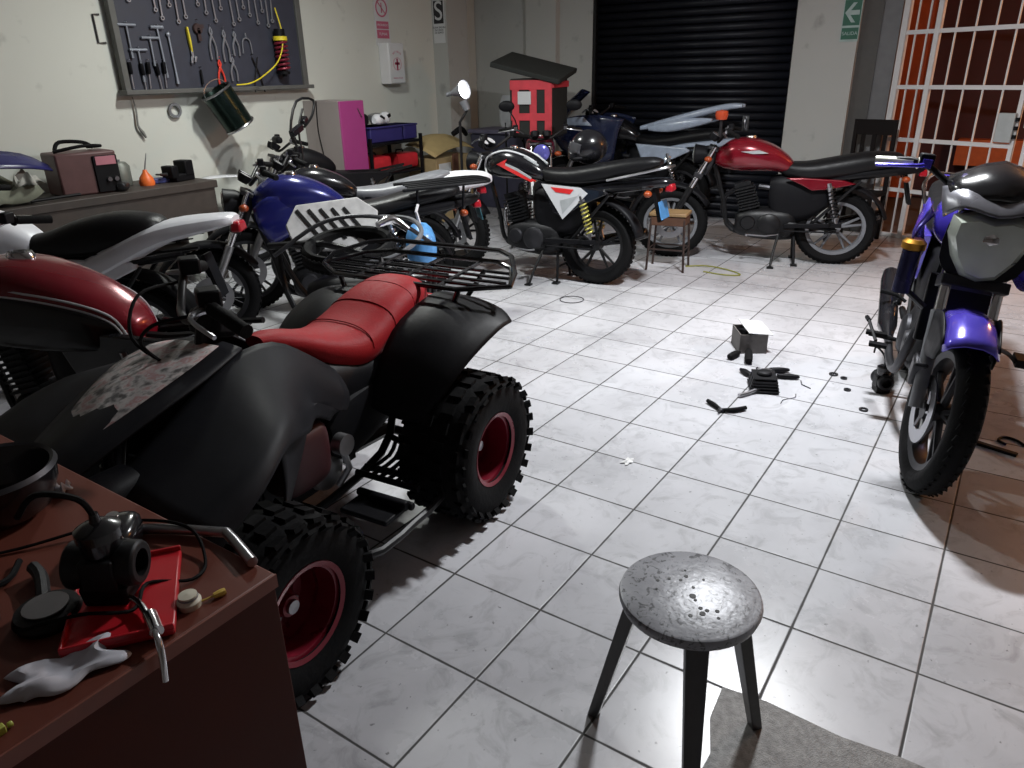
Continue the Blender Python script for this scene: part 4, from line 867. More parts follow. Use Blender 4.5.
# ------------------------------------------------------------------ desk foreground
DB=mat('reddish_brown_laminate',(.125,.036,.024),.42,var=.18,scale=5,spec=.3); DS=mat('dark_brown_laminate',(.062,.014,.008),.6,var=.25,scale=4,spec=.2)
dk=thing('wooden_desk','reddish brown laminate desk covered in tools and parts, lower left corner','desk',(0,0,0))
G().box((.19,1.82,.735),(.98,1.62,.03)).build('desktop',DB,dk,bevel=.004)
for y in (1.021,2.58): G().box((.19,y,.36),(.97,.02,.72)).build('side_panel',DS,dk,bevel=.002)
G().box((.645,1.8,.4),(.02,1.5,.62)).build('back_panel',DS,dk)
G().box((.19,1.0095,.735),(.98,.004,.028)).build('edge_strip',mat('light_edge_band',(.2,.07,.05),.35),dk)
Z=.75
bw=thing('black_bowl','deep glossy black bowl on the desk at the left edge','bowl',(.495,1.67,Z))
G().lathe([(0,0),(.07,0),(.1,.02),(.122,.07),(.125,.105),(.12,.11),(.115,.1),(.11,.07),(.09,.03),(0,.02)],seg=36).build('bowl_body',GLOSS,bw)
G().lathe([(.118,.10),(.128,.105),(.122,.115),(.114,.11)],seg=36,cap=False).build('rim',DALU,bw)
def rag(name,c,size,m,label,cat,seed,h=.02,z=Z):
    r_=random.Random(seed); n=9; rows=[]
    ph=[r_.uniform(0,6) for _ in range(4)]
    for i in range(n):
        row=[]
        for j in range(n):
            u,v=i/(n-1)-.5,j/(n-1)-.5
            e_=1+.22*math.sin(5*math.atan2(v,u)+ph[0])
            zz=h*(.5+.3*math.sin(9*u+ph[1])+.3*math.sin(8*v+ph[2]+4*u)+r_.uniform(-.12,.12))
            if abs(u)>.45 or abs(v)>.45: zz*=.3
            row.append((u*size[0]*e_,v*size[1]*e_,max(.002,zz+.002)))
        rows.append(row)
    o=G().grid(rows,sub=2).build(name,m,solid=.0015); o.location=(c[0],c[1],z); o.rotation_euler=(0,0,r_.uniform(-1,1))
    return tag(o,label,cat)
PAPM=mat('crumpled_white_paper',(.5,.5,.55),.7,var=.1)
rag('crumpled_paper',(.61,1.66),(.05,.045),PAPM,'small crumpled white paper beside the black bowl','paper',3,.03)
rag('white_rag',(.335,1.088),(.15,.08),PAPM,'crumpled pale rag at the near edge of the desk','rag',5,.018)
# red folder
rf=thing('red_box_lid','flat bright red plastic tray under black parts on the desk','tray',(.482,1.165,Z),(0,0,R(54)))
G().box((0,0,.008),(.24,.17,.014)).build('tray_base',mat('bright_red_plastic',(.45,.012,.02),.35),rf,bevel=.004)
G().box((.117,0,.018),(.006,.17,.012)).box((-.117,0,.018),(.006,.17,.012)).box((0,.083,.018),(.24,.005,.012)).build('tray_edge',mat('bright_red_plastic',(.5,.012,.02),.35),rf,bevel=.002)
def partcluster(name,loc,label,cat,kind,rot=0,s=1.0,z=None):
    t=thing(name,label,cat,loc,(0,0,rot),s); return t
def make_carb(label,loc,rz,sc_,tilt=0):
    cb=thing('carburettor',label,'carburettor',loc,(tilt,0,rz),sc_)
    G().lathe([(.02,-.05),(.032,-.05),(.034,-.03),(.03,-.02),(.03,.02),(.034,.03),(.036,.05),(.024,.05),(.022,.0),(.02,-.05)],(0,0,.055),'X',22,cap=False).box((0,0,.052),(.05,.066,.05)).build('body',ENG,cb,bevel=.004)
    G().box((0,0,.016),(.062,.056,.032),taper=1.1).lathe([(0,-.004),(.01,-.004),(.012,.004)],(0,0,.002),'Z',8).build('float_bowl',BLK,cb,bevel=.006)
    G().lathe([(.026,.07),(.028,.10),(.031,.102),(.031,.116),(.018,.124),(.008,.126),(.006,.14),(0,.14)],(0,0,0),'Z',22).build('slide_cap',GLOSS,cb)
    G().tube([(0,0,.135),(.01,.01,.17),(.05,.03,.19),(.09,.02,.15)],.0045,6,smooth=5).build('throttle_cable',RUB,cb)
    G().box((.012,-.04,.06),(.04,.01,.03),(0,.5,0)).lathe([(0,-.012),(.006,-.012),(.006,.012),(0,.012)],(.015,-.042,.075),'Y',8).build('linkage',STEEL,cb)
    return cb
make_carb('black carburettor with a short cable lying on the red tray',(.475,1.185,Z+.016),2.2,1.2)
eg=thing('starter_gear_housing','dark round gear housing with a steel face at the left of the desk','engine part',(.385,1.24,Z),(0,0,.3))
G().lathe([(0,0),(.05,0),(.055,.012),(.05,.024),(.02,.028),(0,.028)],seg=26).tube([(.02,.03,.015),(.07,.09,.018),(.09,.13,.018)],.012,8,smooth=3).build('housing',ENG,eg)
G().lathe([(.018,.028),(.036,.028),(.036,.031),(.018,.031)],seg=24).build('face_ring',STEEL,eg)
ic=thing('ignition_coil','black ignition coil with a cable, left of the gear housing','ignition coil',(.30,1.30,Z),(0,0,1.0))
G().loft([(-.05,.03,.025,.025),(0,.035,.035,.035),(.05,.03,.025,.025)],14,3).box((0,0,.006),(.14,.04,.01)).build('coil_body',BLK,ic,bevel=.004)
G().tube([(.05,0,.03),(.1,.02,.02),(.14,-.02,.008),(.2,-.03,.008)],.006,6,smooth=4).build('cable',RUB,ic)
bp_=thing('brake_caliper','black brake caliper with bright bolts beside the black bowl','brake caliper',(.57,1.34,Z),(0,0,.8))
G().loft([(-.06,.025,.025,.024),(-.03,.03,.04,.03),(.03,.03,.04,.03),(.06,.025,.022,.02)],14,3.5).build('caliper_body',GLOSS,bp_)
G().lathe([(0,.062),(.012,.062),(.014,.05)],(-.02,0,0),'Z',10).lathe([(0,.062),(.012,.062),(.014,.05)],(.025,.01,0),'Z',10).tube([(-.06,0,.03),(-.09,.02,.03)],.007,8).build('bolt',CHR,bp_)
wr_=thing('socket_wrench','chrome socket wrench hanging over the near edge of the desk','wrench',(.475,1.10,Z+.02),(R(0),0,0))
G().tube([(0.0,.05,.01),(0,.0,.008),(-.03,-.095,.0),(-.045,-.115,-.06)],[.005,.006,.006,.006],10,smooth=4).build('shaft',CHR,wr_)
G().tube([(-.004,-.03,.006),(-.02,-.075,.003)],.0115,14).build('socket',CHR,wr_)
tag(G().tube([(.55,1.42,Z+.012),(.63,1.33,Z+.012),(.695,1.20,Z+.014),(.70,1.17,Z+.014),(.67,1.06,Z+.012)],.0105,12,smooth=5).build('bent_steel_tube',STEEL),'bent shiny steel tube along the far edge of the desk','tube')
cp=thing('plastic_stopper','small white plastic cap on the desk near its corner','cap',(.538,1.065,Z))
G().lathe([(0,0),(.02,0),(.021,.012),(.016,.016),(.016,.024),(0,.026)],seg=20).build('cap_body',mat('ivory_plastic',(.55,.52,.42),.5),cp)
G().lathe([(.0165,.017),(.0175,.019),(.0165,.021)],seg=20,cap=False).build('ring',GREYP,cp)
tag(G().tube([(0,0,.006),(.012,-.004,.006),(.02,-.006,.006)],[.005,.007,.006],8).tube([(0,0,.006),(-.03,.01,.005),(-.05,.012,.004)],.002,6).build('yellow_connector',mat('yellow_connector_plastic',(.6,.42,.08),.5)),'tiny yellow cable connector next to the white cap','connector',loc=(.573,1.045,Z))
tag(G().tube([(.3,1.6,Z+.005),(.45,1.5,Z+.006),(.6,1.4,Z+.02),(.66,1.25,Z+.03),(.63,1.15,Z+.006),(.58,1.12,Z+.006),(.52,1.16,Z+.02),(.46,1.1,Z+.03),(.4,1.15,Z+.04),(.33,1.2,Z+.035)],.0035,6,smooth=6).build('black_cable',RUB),'thin black cable winding across the desk','cable')
tag(G().box((0,0,.012),(.03,.02,.022)).lathe([(0,0),(.008,0),(.008,.012)],(.02,0,.01),'X',8).build('yellow_clip',mat('yellow_green_plastic',(.35,.38,.06),.5),bevel=.003),'yellow-green clip at the very left of the desk edge','clip',loc=(.222,1.048,Z)).scale=(.6,.6,.6)

# ------------------------------------------------------------------ parts on the floor
bx=thing('parts_box','small open cardboard parts box with a white flap on the tiled floor','box',(4.36,1.20,0),(0,0,.55))
g=G()
g.box((0,-.08,.06),(.2,.006,.12)).box((0,.08,.06),(.2,.006,.12)).box((-.1,0,.06),(.006,.16,.12)).box((.1,0,.06),(.006,.16,.12)).box((0,0,.004),(.2,.16,.006))
g.build('box_body',mat('dark_printed_card',(.10,.09,.085),.6,var=.6,scale=25),bx)
G().box((.0,-.03,.135),(.2,.15,.004),(.12,-.12,.1)).build('flap',PAPER,bx)
G().box((.0,.03,.1),(.1,.06,.05),(.1,.2,.3)).build('contents',BLK,bx,bevel=.008)
def eng_lump(name,loc,label,rot,s=1):
    t=thing(name,label,'engine part',loc,(0,0,rot),s)
    G().box((0,0,.035),(.12,.10,.05)).lathe([(0,.05),(.035,.05),(.035,.085),(.02,.09),(0,.09)],(.0,0,.0),'Z',16).build('casing',ENG,t,bevel=.006)
    for k in range(5): G().box((0,0,.012+.014*k),(.15-.008*k,.13-.006*k,.005)).build('fin',ENG,t)
    return t
t=eng_lump('cylinder_head',(3.78,.94,0),'dark cylinder head with bent pipes lying in the middle of the floor',.4,1.15)
G().tube([(.05,0,.04),(.1,.02,.06),(.14,.0,.02),(.19,-.01,.012)],.008,8,smooth=4).tube([(.04,-.03,.04),(.1,-.05,.05),(.15,-.05,.01)],.006,8,smooth=4).tube([(-.05,.02,.02),(-.1,.08,.012),(-.13,.12,.012)],.009,8).build('pipe',STEEL,t)
G().lathe([(.02,-.01),(.032,-.01),(.032,.01),(.02,.01)],(.06,-.02,.045),'X',16).build('flange',ALU,t)
def slug(name,loc,rot,L,r,label,cat,m=BLK):
    o=G().loft([(-L/2,r,r*.6,r*.6),(-L/2+.015,r,r,r*.9),(L*.1,r,r*1.05,r*.95),(L/2-.01,r,r*.7,r*.6),(L/2,r,r*.4,r*.4)],12,2.6).build(name,m)
    o.location=loc;o.rotation_euler=(0,0,rot); return tag(o,label,cat)
slug('rubber_grip',(4.17,1.14,0),.3,.2,.022,'black rubber grip lying against the parts box','grip',RUB)
slug('brake_shoe',(4.15,1.22,0),-.2,.12,.02,'black brake shoe in front of the parts box','brake shoe',RUB)
slug('screwdriver',(4.05,.93,0),-1.0,.12,.015,'upper of two black handled tools right of the parts box','screwdriver')
slug('screwdriver',(3.98,.86,0),-1.2,.12,.015,'lower of two black handled tools right of the parts box','screwdriver')
slug('spark_plug_cap',(3.92,1.08,0),.9,.1,.016,'short black cap between the parts box and the cylinder head','cap')
lv=thing('hand_pliers','open black handled pliers lying on a tile joint','pliers',(3.37,1.03,.0))
G().tube([(0,0,.012),(.03,-.06,.014),(.085,-.1,.014)],[.008,.013,.011],8,smooth=3).build('handle',RUB,lv)
G().tube([(0,0,.012),(.04,.05,.014),(.07,.095,.014)],[.008,.012,.010],8,smooth=3).build('handle',RUB,lv)
G().ball((0,0,.012),(.016,.016,.010),0,10,6).tube([(0,0,.012),(-.035,-.0,.01)],[.010,.004],6).build('jaw',DALU,lv)
make_carb('dark carburettor with a looped cable on the floor left of the violet bike wheel',(4.06,.40,0),.5,1.2)
def ringp(loc,r,label,name='washer'):
    o=G().lathe([(r*.6,0),(r,0),(r,.008),(r*.6,.008),(r*.6,0)],seg=18,cap=False).build(name,DALU); o.location=loc; return tag(o,label,'washer')
ringp((4.17,.66,0),.024,'larger of two dark washers side by side on the floor')
ringp((4.14,.60,0),.018,'smaller of two dark washers side by side on the floor')
ringp((3.76,.43,0),.022,'single washer on the floor nearest the violet bike wheel')
ringp((3.98,.55,0),.018,'pale washer between the paired washers and the cylinder head')
tag(G().tube([(0,0,.003),(.06,.02,.003),(.11,.0,.003)],.003,6).build('bolt_rod',DALU),'short thin steel rod on a tile right of the cylinder head','rod',loc=(3.9,.72,0),rot=(0,0,.7))
tag(G().tube([(0,0,.003),(.05,.03,.003),(.12,.02,.003),(.16,.05,.003)],.0025,6,smooth=3).build('steel_wire',STEEL),'thin bent wire lying beside the cylinder head','wire',loc=(3.62,.8,0),rot=(0,0,-.5))
rag('paper_scrap',(2.655,1.2),(.06,.035),mat('white_scrap',(.7,.7,.7),.7),'small white paper scrap on a tile beyond the quad bike rear wheel','paper',9,.008,z=0)
tag(G().tube([(.09*math.cos(t),.09*math.sin(t),.004) for t in [2*PI*i/20 for i in range(20)]],.003,5,closed=True).build('wire_loop',DALU),'thin loop of wire on the floor in front of the black motorcycle','wire',loc=(4.72,2.66,0))
tag(G().tube([(0,.5,.006),(.1,.35,.006),(.06,.15,.006),(-.05,.0,.006),(-.12,.1,.006),(-.1,.3,.006)],.006,6,smooth=6).build('floor_hose',mat('olive_hose',(.25,.25,.05),.5)),'thin yellowish hose curled on the floor behind the small stool','hose',loc=(6.1,1.8,0))
tag(G().box((0,0,.008),(.2,.03,.014)).build('steel_bar',BLK,bevel=.003),'short black bar on the floor right of the violet bike front wheel','bar',loc=(3.62,-.13,0),rot=(0,0,1.3))
tag(G().tube([(0,0,.006),(.04,.03,.006),(.05,.08,.006),(.0,.1,.006),(-.03,.07,.006)],.006,6,smooth=4).build('steel_hook',BLK),'curved black hook on the brownish tiles at the right edge','hook',loc=(3.72,-.25,0))
# worn floor plate near the stool
r_=random.Random(4); poly=[]
for x,y in ((1.62,.42),(1.63,.3),(1.625,.1),(1.62,-.05),(1.62,-.35),(1.2,-.4),(.9,-.1),(1.0,.3),(1.2,.36),(1.38,.37),(1.5,.40)): poly.append((x+r_.uniform(-.012,.012),y+r_.uniform(-.012,.012)))
tag(G().prism(poly,.0005,.005,'xy').build('floor_mat',mat('worn_gritty_mat',(.26,.255,.25),.55,var=.7,scale=60,bump=.4),flat=True),'worn gritty grey mat on the floor under the stool leg, bottom of the picture','mat')

# ------------------------------------------------------------------ workbench on left wall
WB=mat('dark_bench_wood',(.045,.035,.03),.6,var=.4)
wb_=thing('workbench','long dark wooden workbench along the left wall, behind the parked bikes','workbench',(0,0,0))
G().box((2.3,5.87,.80),(3.1,.62,.06)).build('worktop',WB,wb_,bevel=.006)
G().box((2.3,5.59,.67),(3.05,.03,.2)).build('apron',WB,wb_)
for x in (.8,2.3,3.78):
    for y in (5.62,6.12): G().box((x,y,.385),(.08,.08,.77)).build('leg',WB,wb_)
G().box((2.3,5.87,.25),(3.0,.55,.03)).build('shelf',WB,wb_)
ZB=.83
wd=thing('welding_machine','maroon and black welding machine with cables on top, on the workbench','welding machine',(2.92,5.85,ZB),(0,0,R(-8)))
G().box((0,0,.15),(.42,.3,.30)).build('case',mat('maroon_metal_case',(.09,.04,.04),.5),wd,bevel=.015)
G().box((.12,-.155,.14),(.17,.02,.26)).build('front_panel',BLK,wd,bevel=.004)
G().box((.12,-.168,.235),(.14,.01,.06)).build('display_panel',mat('pink_panel',(.42,.16,.2),.4),wd)
G().tube([(-.15,0,.32),(-.1,.02,.37),(.05,.0,.36),(.12,.03,.32)],.014,8,smooth=4).tube([(-.18,-.05,.31),(0,-.1,.34),(.15,-.05,.33),(.1,.08,.32)],.012,8,smooth=4).build('cable',RUB,wd)
G().lathe([(0,-.02),(.016,-.02),(.018,0)],(.12,-.165,.1),'Y',12).lathe([(0,-.02),(.016,-.02),(.018,0)],(.17,-.165,.1),'Y',12).build('terminal',STEEL,wd)
ob=thing('oil_can','orange squeeze oil can with a thin spout on the workbench','oil can',(3.38,5.8,ZB))
G().lathe([(0,0),(.055,0),(.06,.02),(.05,.06),(.02,.1),(.014,.12),(0,.12)],seg=20).build('can_body',ORG,ob)
G().tube([(0,0,.115),(.02,0,.18),(.04,0,.24)],[.006,.005,.003],8).build('spout',STEEL,ob)
vise=thing('bench_vise','black bench vise at the right end of the workbench','vise',(3.68,5.8,ZB),(0,0,.2))
G().box((0,0,.03),(.2,.12,.06)).box((.05,0,.1),(.09,.13,.12)).box((-.1,0,.08),(.07,.12,.1)).build('vise_body',BLK,vise,bevel=.01)
G().tube([(-.1,0,.07),(-.2,0,.07)],.012,8).tube([(-.19,-.06,.07),(-.19,.06,.07)],.007,6).build('screw_handle',DALU,vise)
gb=thing('grey_canister','squat grey canister behind the orange oil can','canister',(3.27,5.98,ZB))
G().lathe([(0,0),(.08,0),(.085,.01),(.085,.15),(.06,.18),(0,.18)],seg=24).build('canister_body',mat('dull_grey_tin',(.17,.18,.16),.5,.4),gb)
G().lathe([(.02,.18),(.025,.2),(0,.205)],seg=14).build('cap',GREYP,gb)
tag(G().box((0,0,.02),(.14,.09,.04)).build('blue_case',mat('navy_plastic',(.03,.04,.16),.5),bevel=.008),'small dark blue case between the oil can and the vise','case',loc=(3.51,5.84,ZB))
rag('grey_cloth_heap',(2.25,5.8),(.55,.4),mat('olive_grey_cloth',(.16,.17,.13),.9,var=.4),'heap of olive grey cloths at the left of the workbench','cloth',21,.2,z=ZB)
rag('work_glove',(2.45,5.7),(.2,.14),mat('pale_cloth',(.35,.35,.32),.9,var=.2),'pale rag on the cloth heap, workbench left','rag',23,.1,z=ZB+.11)
f=G().grid([[(-.3,-.05,.02),(-.3,.05,.02)],[(-.1,-.09,.06),(-.1,.09,.06)],[(.15,-.08,.05),(.15,.08,.05)],[(.32,-.03,-.01),(.32,.03,-.01)]]).build('blue_fender',mat('dark_blue_plastic',(.02,.02,.1),.3),solid=.01)
tag(f,'loose dark blue fender lying on the cloth heap, left of the welding machine','fender',loc=(2.35,5.75,1.08),rot=(R(35),.1,.05))
tag(G().tube([(0,0,.012),(.35,.02,.012)],.011,8).build('iron_rod',BLK),'black iron rod lying on the bench left of the welding machine','rod',loc=(2.42,5.63,ZB+.01))
slug('drill_body',(3.13,5.7,ZB),.8,.18,.035,'dark power drill body beside the welding machine','drill',DALU)

# ------------------------------------------------------------------ cabinet, shelf and boxes
cbn=thing('storage_cabinet','tall grey cabinet with a pink door against the left wall','cabinet',(0,0,0))
G().box((5.585,5.945,.69),(.33,.50,1.38)).build('cabinet_body',mat('beige_grey_panel',(.30,.26,.25),.6,var=.12,scale=4),cbn,bevel=.004)
G().box((5.585,5.685,.69),(.33,.02,1.37)).build('door',mat('magenta_door',(.36,.05,.21),.45,var=.08),cbn,bevel=.003)
G().tube([(5.66,5.67,1.3),(5.7,5.665,1.22)],.006,6).build('handle',STEEL,cbn)
G().tube([(5.405,5.98,1.38),(5.40,5.99,1.1),(5.405,5.95,.8),(5.40,5.97,.5)],.006,6,smooth=4).build('cable',BLK,cbn)
sv=thing('shelf_rack','dark metal shelf unit holding blue and red boxes, right of the pink door','shelf',(6.2,5.92,0))
for z in (.2,.62,.93): G().box((0,0,z),(.82,.5,.025)).build('shelf_board',BLK,sv)
for x in (-.4,.4):
    for y in (-.24,.24): G().box((x,y,.5),(.03,.03,1.0)).build('post',BLK,sv)
tag(G().box((0,0,.08),(.5,.34,.16)).box((0,0,.15),(.53,.37,.02)).build('blue_crate',mat('navy_crate',(.03,.025,.14),.5),bevel=.01),'dark blue crate on the top shelf right of the pink door','crate',loc=(6.12,5.9,.945))
tag(G().box((0,0,.08),(.22,.3,.16)).box((0,0,.15),(.24,.32,.02)).build('blue_crate',mat('navy_crate',(.03,.025,.14),.5),bevel=.01),'narrow dark blue crate, the right one on the top shelf','crate',loc=(6.52,5.9,.945))
for i,(x,l) in enumerate(((5.98,'left red toolbox on the middle shelf'),(6.42,'right red toolbox on the middle shelf'))):
    t=thing('red_toolbox',l,'toolbox',(x,5.85,.635))
    G().loft([(-.15,.08,.12,.08),(-.14,.085,.13,.085),(.14,.085,.13,.085),(.15,.08,.12,.08)],16,5).build('box_body',mat('toolbox_red',(.5,.02,.03),.45),t)
    G().tube([(-.06,0,.165),(-.05,0,.2),(.05,0,.2),(.06,0,.165)],.008,6).build('handle',BLK,t)
wm=thing('white_toy_mask','white plastic parts with dark slots piled on the blue crate','plastic part',(6.1,5.78,1.115),(0,0,.2))
G().loft([(-.14,.05,.03,.03),(-.08,.06,.06,.055),(0,.055,.05,.045),(.08,.07,.06,.06),(.14,.08,.03,.03)],14).build('shell',WHITE,wm)
G().box((-.06,-.055,.08),(.07,.02,.02),(0,.4,0)).box((.07,-.055,.09),(.05,.02,.03),(0,-.3,0)).build('slot',BLK,wm)
slug('black_pump',(5.93,5.95,1.105),1.2,.26,.07,'tall black lump at the left end of the blue crate','pump')
hd=thing('headlamp_unit','grey round headlamp unit on the blue crate behind the white part','headlamp',(6.25,6.0,1.105))
G().lathe([(0,0),(.05,0),(.08,.06),(.085,.1),(0,.11)],seg=20).build('housing',GREYP,hd); G().lathe([(.0,.125),(.06,.115),(.08,.1)],seg=20).build('lens',STEEL,hd)
cbx=thing('cardboard_box','brown cardboard box with a sagging open flap beside the grey pillar','box',(7.02,5.75,0),(0,0,.05))
G().box((0,0,.36),(.72,.4,.72)).build('box_body',CARD,cbx,bevel=.004)
G().grid([[(-.4,-.22,.74),(-.1,-.2,.80),(.2,-.2,.81),(.42,-.2,.77)],[(-.42,-.0,.84),(-.1,-.0,.92),(.2,.0,.93),(.42,.0,.86)],[(-.4,.2,.86),(-.1,.2,.93),(.2,.2,.94),(.4,.2,.88)]]).build('flap',mat('tan_cardboard',(.42,.31,.14),.8,var=.15),cbx,solid=.006)
G().box((-.2,-.205,.55),(.22,.01,.22)).build('paper_label',PAPER,cbx)
G().box((.0,-.21,.4),(.1,.02,.7)).build('stain_strip',mat('rust_strip',(.12,.05,.03),.7),cbx)
tag(G().tube([(0,0,0),(.08,-.04,.05),(.2,0,.04),(.3,.03,-.02)],[.03,.035,.03,.025],10,smooth=4).build('rubber_hose_piece',RUB),'thick black hose lying over the cardboard box','hose',loc=(7.1,5.62,.95))

# ------------------------------------------------------------------ other objects among the bikes
# delivery bag
db=thing('delivery_bag','red and black delivery backpack standing open behind the dark bikes','bag',(7.12,4.44,.965),(0,0,R(12)),1.03)
BR=mat('bag_red_fabric',(.62,.05,.07),.6); BD=mat('bag_black_fabric',(.02,.022,.02),.8)
G().box((0,0,.28),(.5,.46,.56)).build('bag_body',BD,db,bevel=.02)
g=G()
for y in (-.19,-.03,.16): g.box((-.255,y,.28),(.012,.075,.5))
g.box((-.255,0,.50),(.014,.44,.09)).box((-.255,0,.2),(.014,.42,.07)).box((0,-.235,.50),(.5,.014,.06))
g.build('red_panel',BR,db,bevel=.003)
G().box((.0,.05,.66),(.60,.74,.05),(R(14),R(-10),0)).build('lid',BD,db,bevel=.01)
G().box((-.268,.06,.38),(.008,.14,.12)).build('reflective_patch',PAPER,db)
# helmet on black seat
hm=thing('motorcycle_helmet','black full face helmet resting on the seat of the black motorcycle','helmet',(5.32,2.86,.935),(0,0,2.3))
G().ball((0,0,.12),(.145,.125,.13),0,28,18).loft([(.05,.06,.09,.05),(.12,.06,.075,.045),(.16,.065,.04,.03)],16).build('shell',GLOSS,hm)
G().grid([[(.09,-.115,.15),(.15,0,.17),(.09,.115,.15)],[(.1,-.12,.11),(.165,0,.12),(.1,.12,.11)],[(.1,-.11,.08),(.165,0,.085),(.1,.11,.08)]]).build('visor',mat('smoked_visor',(.1,.1,.11),.05,.5),hm,solid=.004)
# loose white slotted plate resting behind the quad
pl=thing('slotted_guard_plate','scuffed white plastic plate with black slots, behind the quad bike seat','plate',(2.98,3.24,.82),Vector((-.5,-.55,.68)).to_track_quat('Z','Y').to_euler(),1.1)
G().prism([(-.22,-.15),(.1,-.17),(.2,-.1),(.22,.06),(.12,.15),(-.2,.12),(-.26,.0)],-.01,.01,'xy').build('plate_body',DWHITE,pl,bevel=.006)
g=G()
for i in range(5): g.box((-.14+.06*i,-.01,.013),(.016,.22,.008),(0,0,.55))
g.build('slot',BLK,pl)
# dismantled frame heap carrying it (between quad and blue bike)
dh=thing('dismantled_frame','dismantled black motorcycle frame with hoops and hoses, between the quad and the white trail bike','motorcycle frame',(2.9,2.98,0),(0,0,2.0))
G().tube([(.55,0,.72),(.2,.02,.74),(-.1,.0,.66),(-.4,0,.6)],.02,8,smooth=4).tube([(.5,.0,.7),(.4,.1,.4),(.1,.12,.2),(-.3,.12,.22),(-.4,.05,.6)],.017,8,smooth=4).tube([(.5,.0,.7),(.4,-.1,.4),(.1,-.12,.2),(-.3,-.12,.22),(-.4,-.05,.6)],.017,8,smooth=4).build('frame_tube',FRAMEM,dh)
tyre(G(),(0,0,0),.26,.05,.2).build('loose_tyre',RUB,dh).matrix_local=Matrix.Translation((.05,.05,.72))@Matrix.Rotation(R(80),4,'X')
G().tube([(.3,-.2,.76),(.1,-.32,.82),(-.2,-.25,.84),(-.35,0,.80),(-.25,.2,.72),(0,.25,.68)],.013,8,smooth=6).build('hose',GREYP,dh)
G().tube([(.45,.15,.70),(.2,-.05,.86),(-.1,-.22,.84),(-.3,-.4,.66)],.012,8,smooth=6).build('hose',DALU,dh)
G().loft([(-.25,.42,.1,.1),(-.1,.42,.13,.14),(.2,.42,.13,.14),(.32,.42,.08,.1)],16,3).build('engine_block',ENG,dh)
G().tube([(-.3,.05,.02),(-.3,.05,.3)],.015,8).tube([(.3,.05,.02),(.3,.05,.3)],.015,8).tube([(-.3,.25,.015),(-.3,-.2,.015)],.015,8).tube([(.3,.25,.015),(.3,-.2,.015)],.015,8).build('support_stand',FRAMEM,dh)
G().tube([(-.1,-.02,.84),(-.16,-.1,.86),(-.24,-.12,.8)],[.02,.03,.02],10,smooth=3).build('chrome_pipe',CHR,dh)
# blue bag of water / plastic bag
bb=thing('blue_plastic_bag','light blue plastic bag hanging from the side of the blue motorcycle','bag',(3.68,3.22,.42),(0,0,.9))
G().loft([(-.14,.12,.04,.08),(-.1,.12,.08,.13),(.02,.13,.1,.16),(.12,.12,.07,.12),(.15,.12,.03,.06)],16,2.4).build('bag_body',mat('blue_bag_plastic',(.10,.30,.62),.35,var=.5,scale=18),bb)
G().tube([(0,0,.28),(.0,.02,.36),(.03,.0,.4)],.01,6).build('knot',WHITE,bb)
# handlebar frame with crossbar standing up (loose)
lm=thing('loose_handlebar','tall black handlebar assembly with bare clamps standing above the blue tank','handlebar',(4.25,5.0,0),(0,0,.3))
G().tube([(0,0,.75),(.02,0,1.05),(-.02,.02,1.2),(.12,.02,1.42),(.38,.02,1.42),(.30,.0,1.30),(.16,0,1.22)],.011,8,smooth=3).tube([(.05,0,.75),(.08,0,1.0),(.1,.02,1.2),(.2,.02,1.36)],.009,8,smooth=3).build('bar_tube',FRAMEM,lm)
G().box((.05,.01,1.2),(.16,.05,.05),(0,-.3,0)).box((.02,0,1.05),(.06,.04,.06)).box((.18,.01,1.27),(.07,.05,.04),(0,-.6,0)).build('clamp',GLOSS,lm,bevel=.006)
G().tube([(0,0,.02),(0,0,.78)],.014,8).lathe([(0,0),(.15,0),(.15,.02),(0,.025)],seg=20).build('stand_pole',FRAMEM,lm)
# small emissive disc on a stand, put in for a bright round spot
wl=thing('bright_disc','small round disc glowing white on a dark neck, beside the grey pillar','lamp',(5.55,4.30,0))
G().lathe([(0,0),(.13,0),(.13,.02),(.02,.03)],seg=20).tube([(0,0,.02),(0,0,1.2),(.05,-.05,1.3)],[.013,.013,.012],8).build('disc_stand',FRAMEM,wl)
Mh=Matrix.Translation((.05,-.02,1.47))@Matrix.Rotation(R(-92),4,'Z')@Matrix.Rotation(R(78),4,'Y')
G().lathe([(.02,-.14),(.03,-.12),(.05,-.06),(.085,0),(.088,.01),(.08,.01),(.05,-.05),(.02,-.1)],seg=24,M=Mh).tube([(0,0,-.13),(0,0,-.2)],.02,10,M=Mh).build('disc_shell',GREYP,wl)
G().ball((0,0,-.02),(.062,.062,.03),0,16,8,M=Mh).build('glow_disc',mat('glowing_white',(1,1,1),.5,emit=((1,1,1),14)),wl)
G().tube([(.05,-.05,1.3),(.03,-.02,1.38)],[.03,.04],10).build('neck',GREYP,wl)
# tall pale plastic seat shell behind
ps=thing('plastic_fairing_shell','upright pale grey plastic shell left of the red delivery bag','fairing',(7.3,5.0,1.0),(0,0,.2))
G().loft([(-.17,0,.05,.015),(-.1,0,.08,.02),(.08,0,.085,.02),(.17,.01,.05,.012)],18,2.6,M=Matrix.Rotation(R(-82),4,'Y')@Matrix.Translation((.2,0,0))).build('shell',mat('pale_grey_shell',(.33,.34,.36),.4),ps)
# supports that carry it
G().tube([(0,0,-1.0),(0,0,.08)],.012,8).lathe([(0,-.995),(.12,-.995),(.12,-.98),(0,-.975)],seg=18).build('stand_pole',FRAMEM,ps)
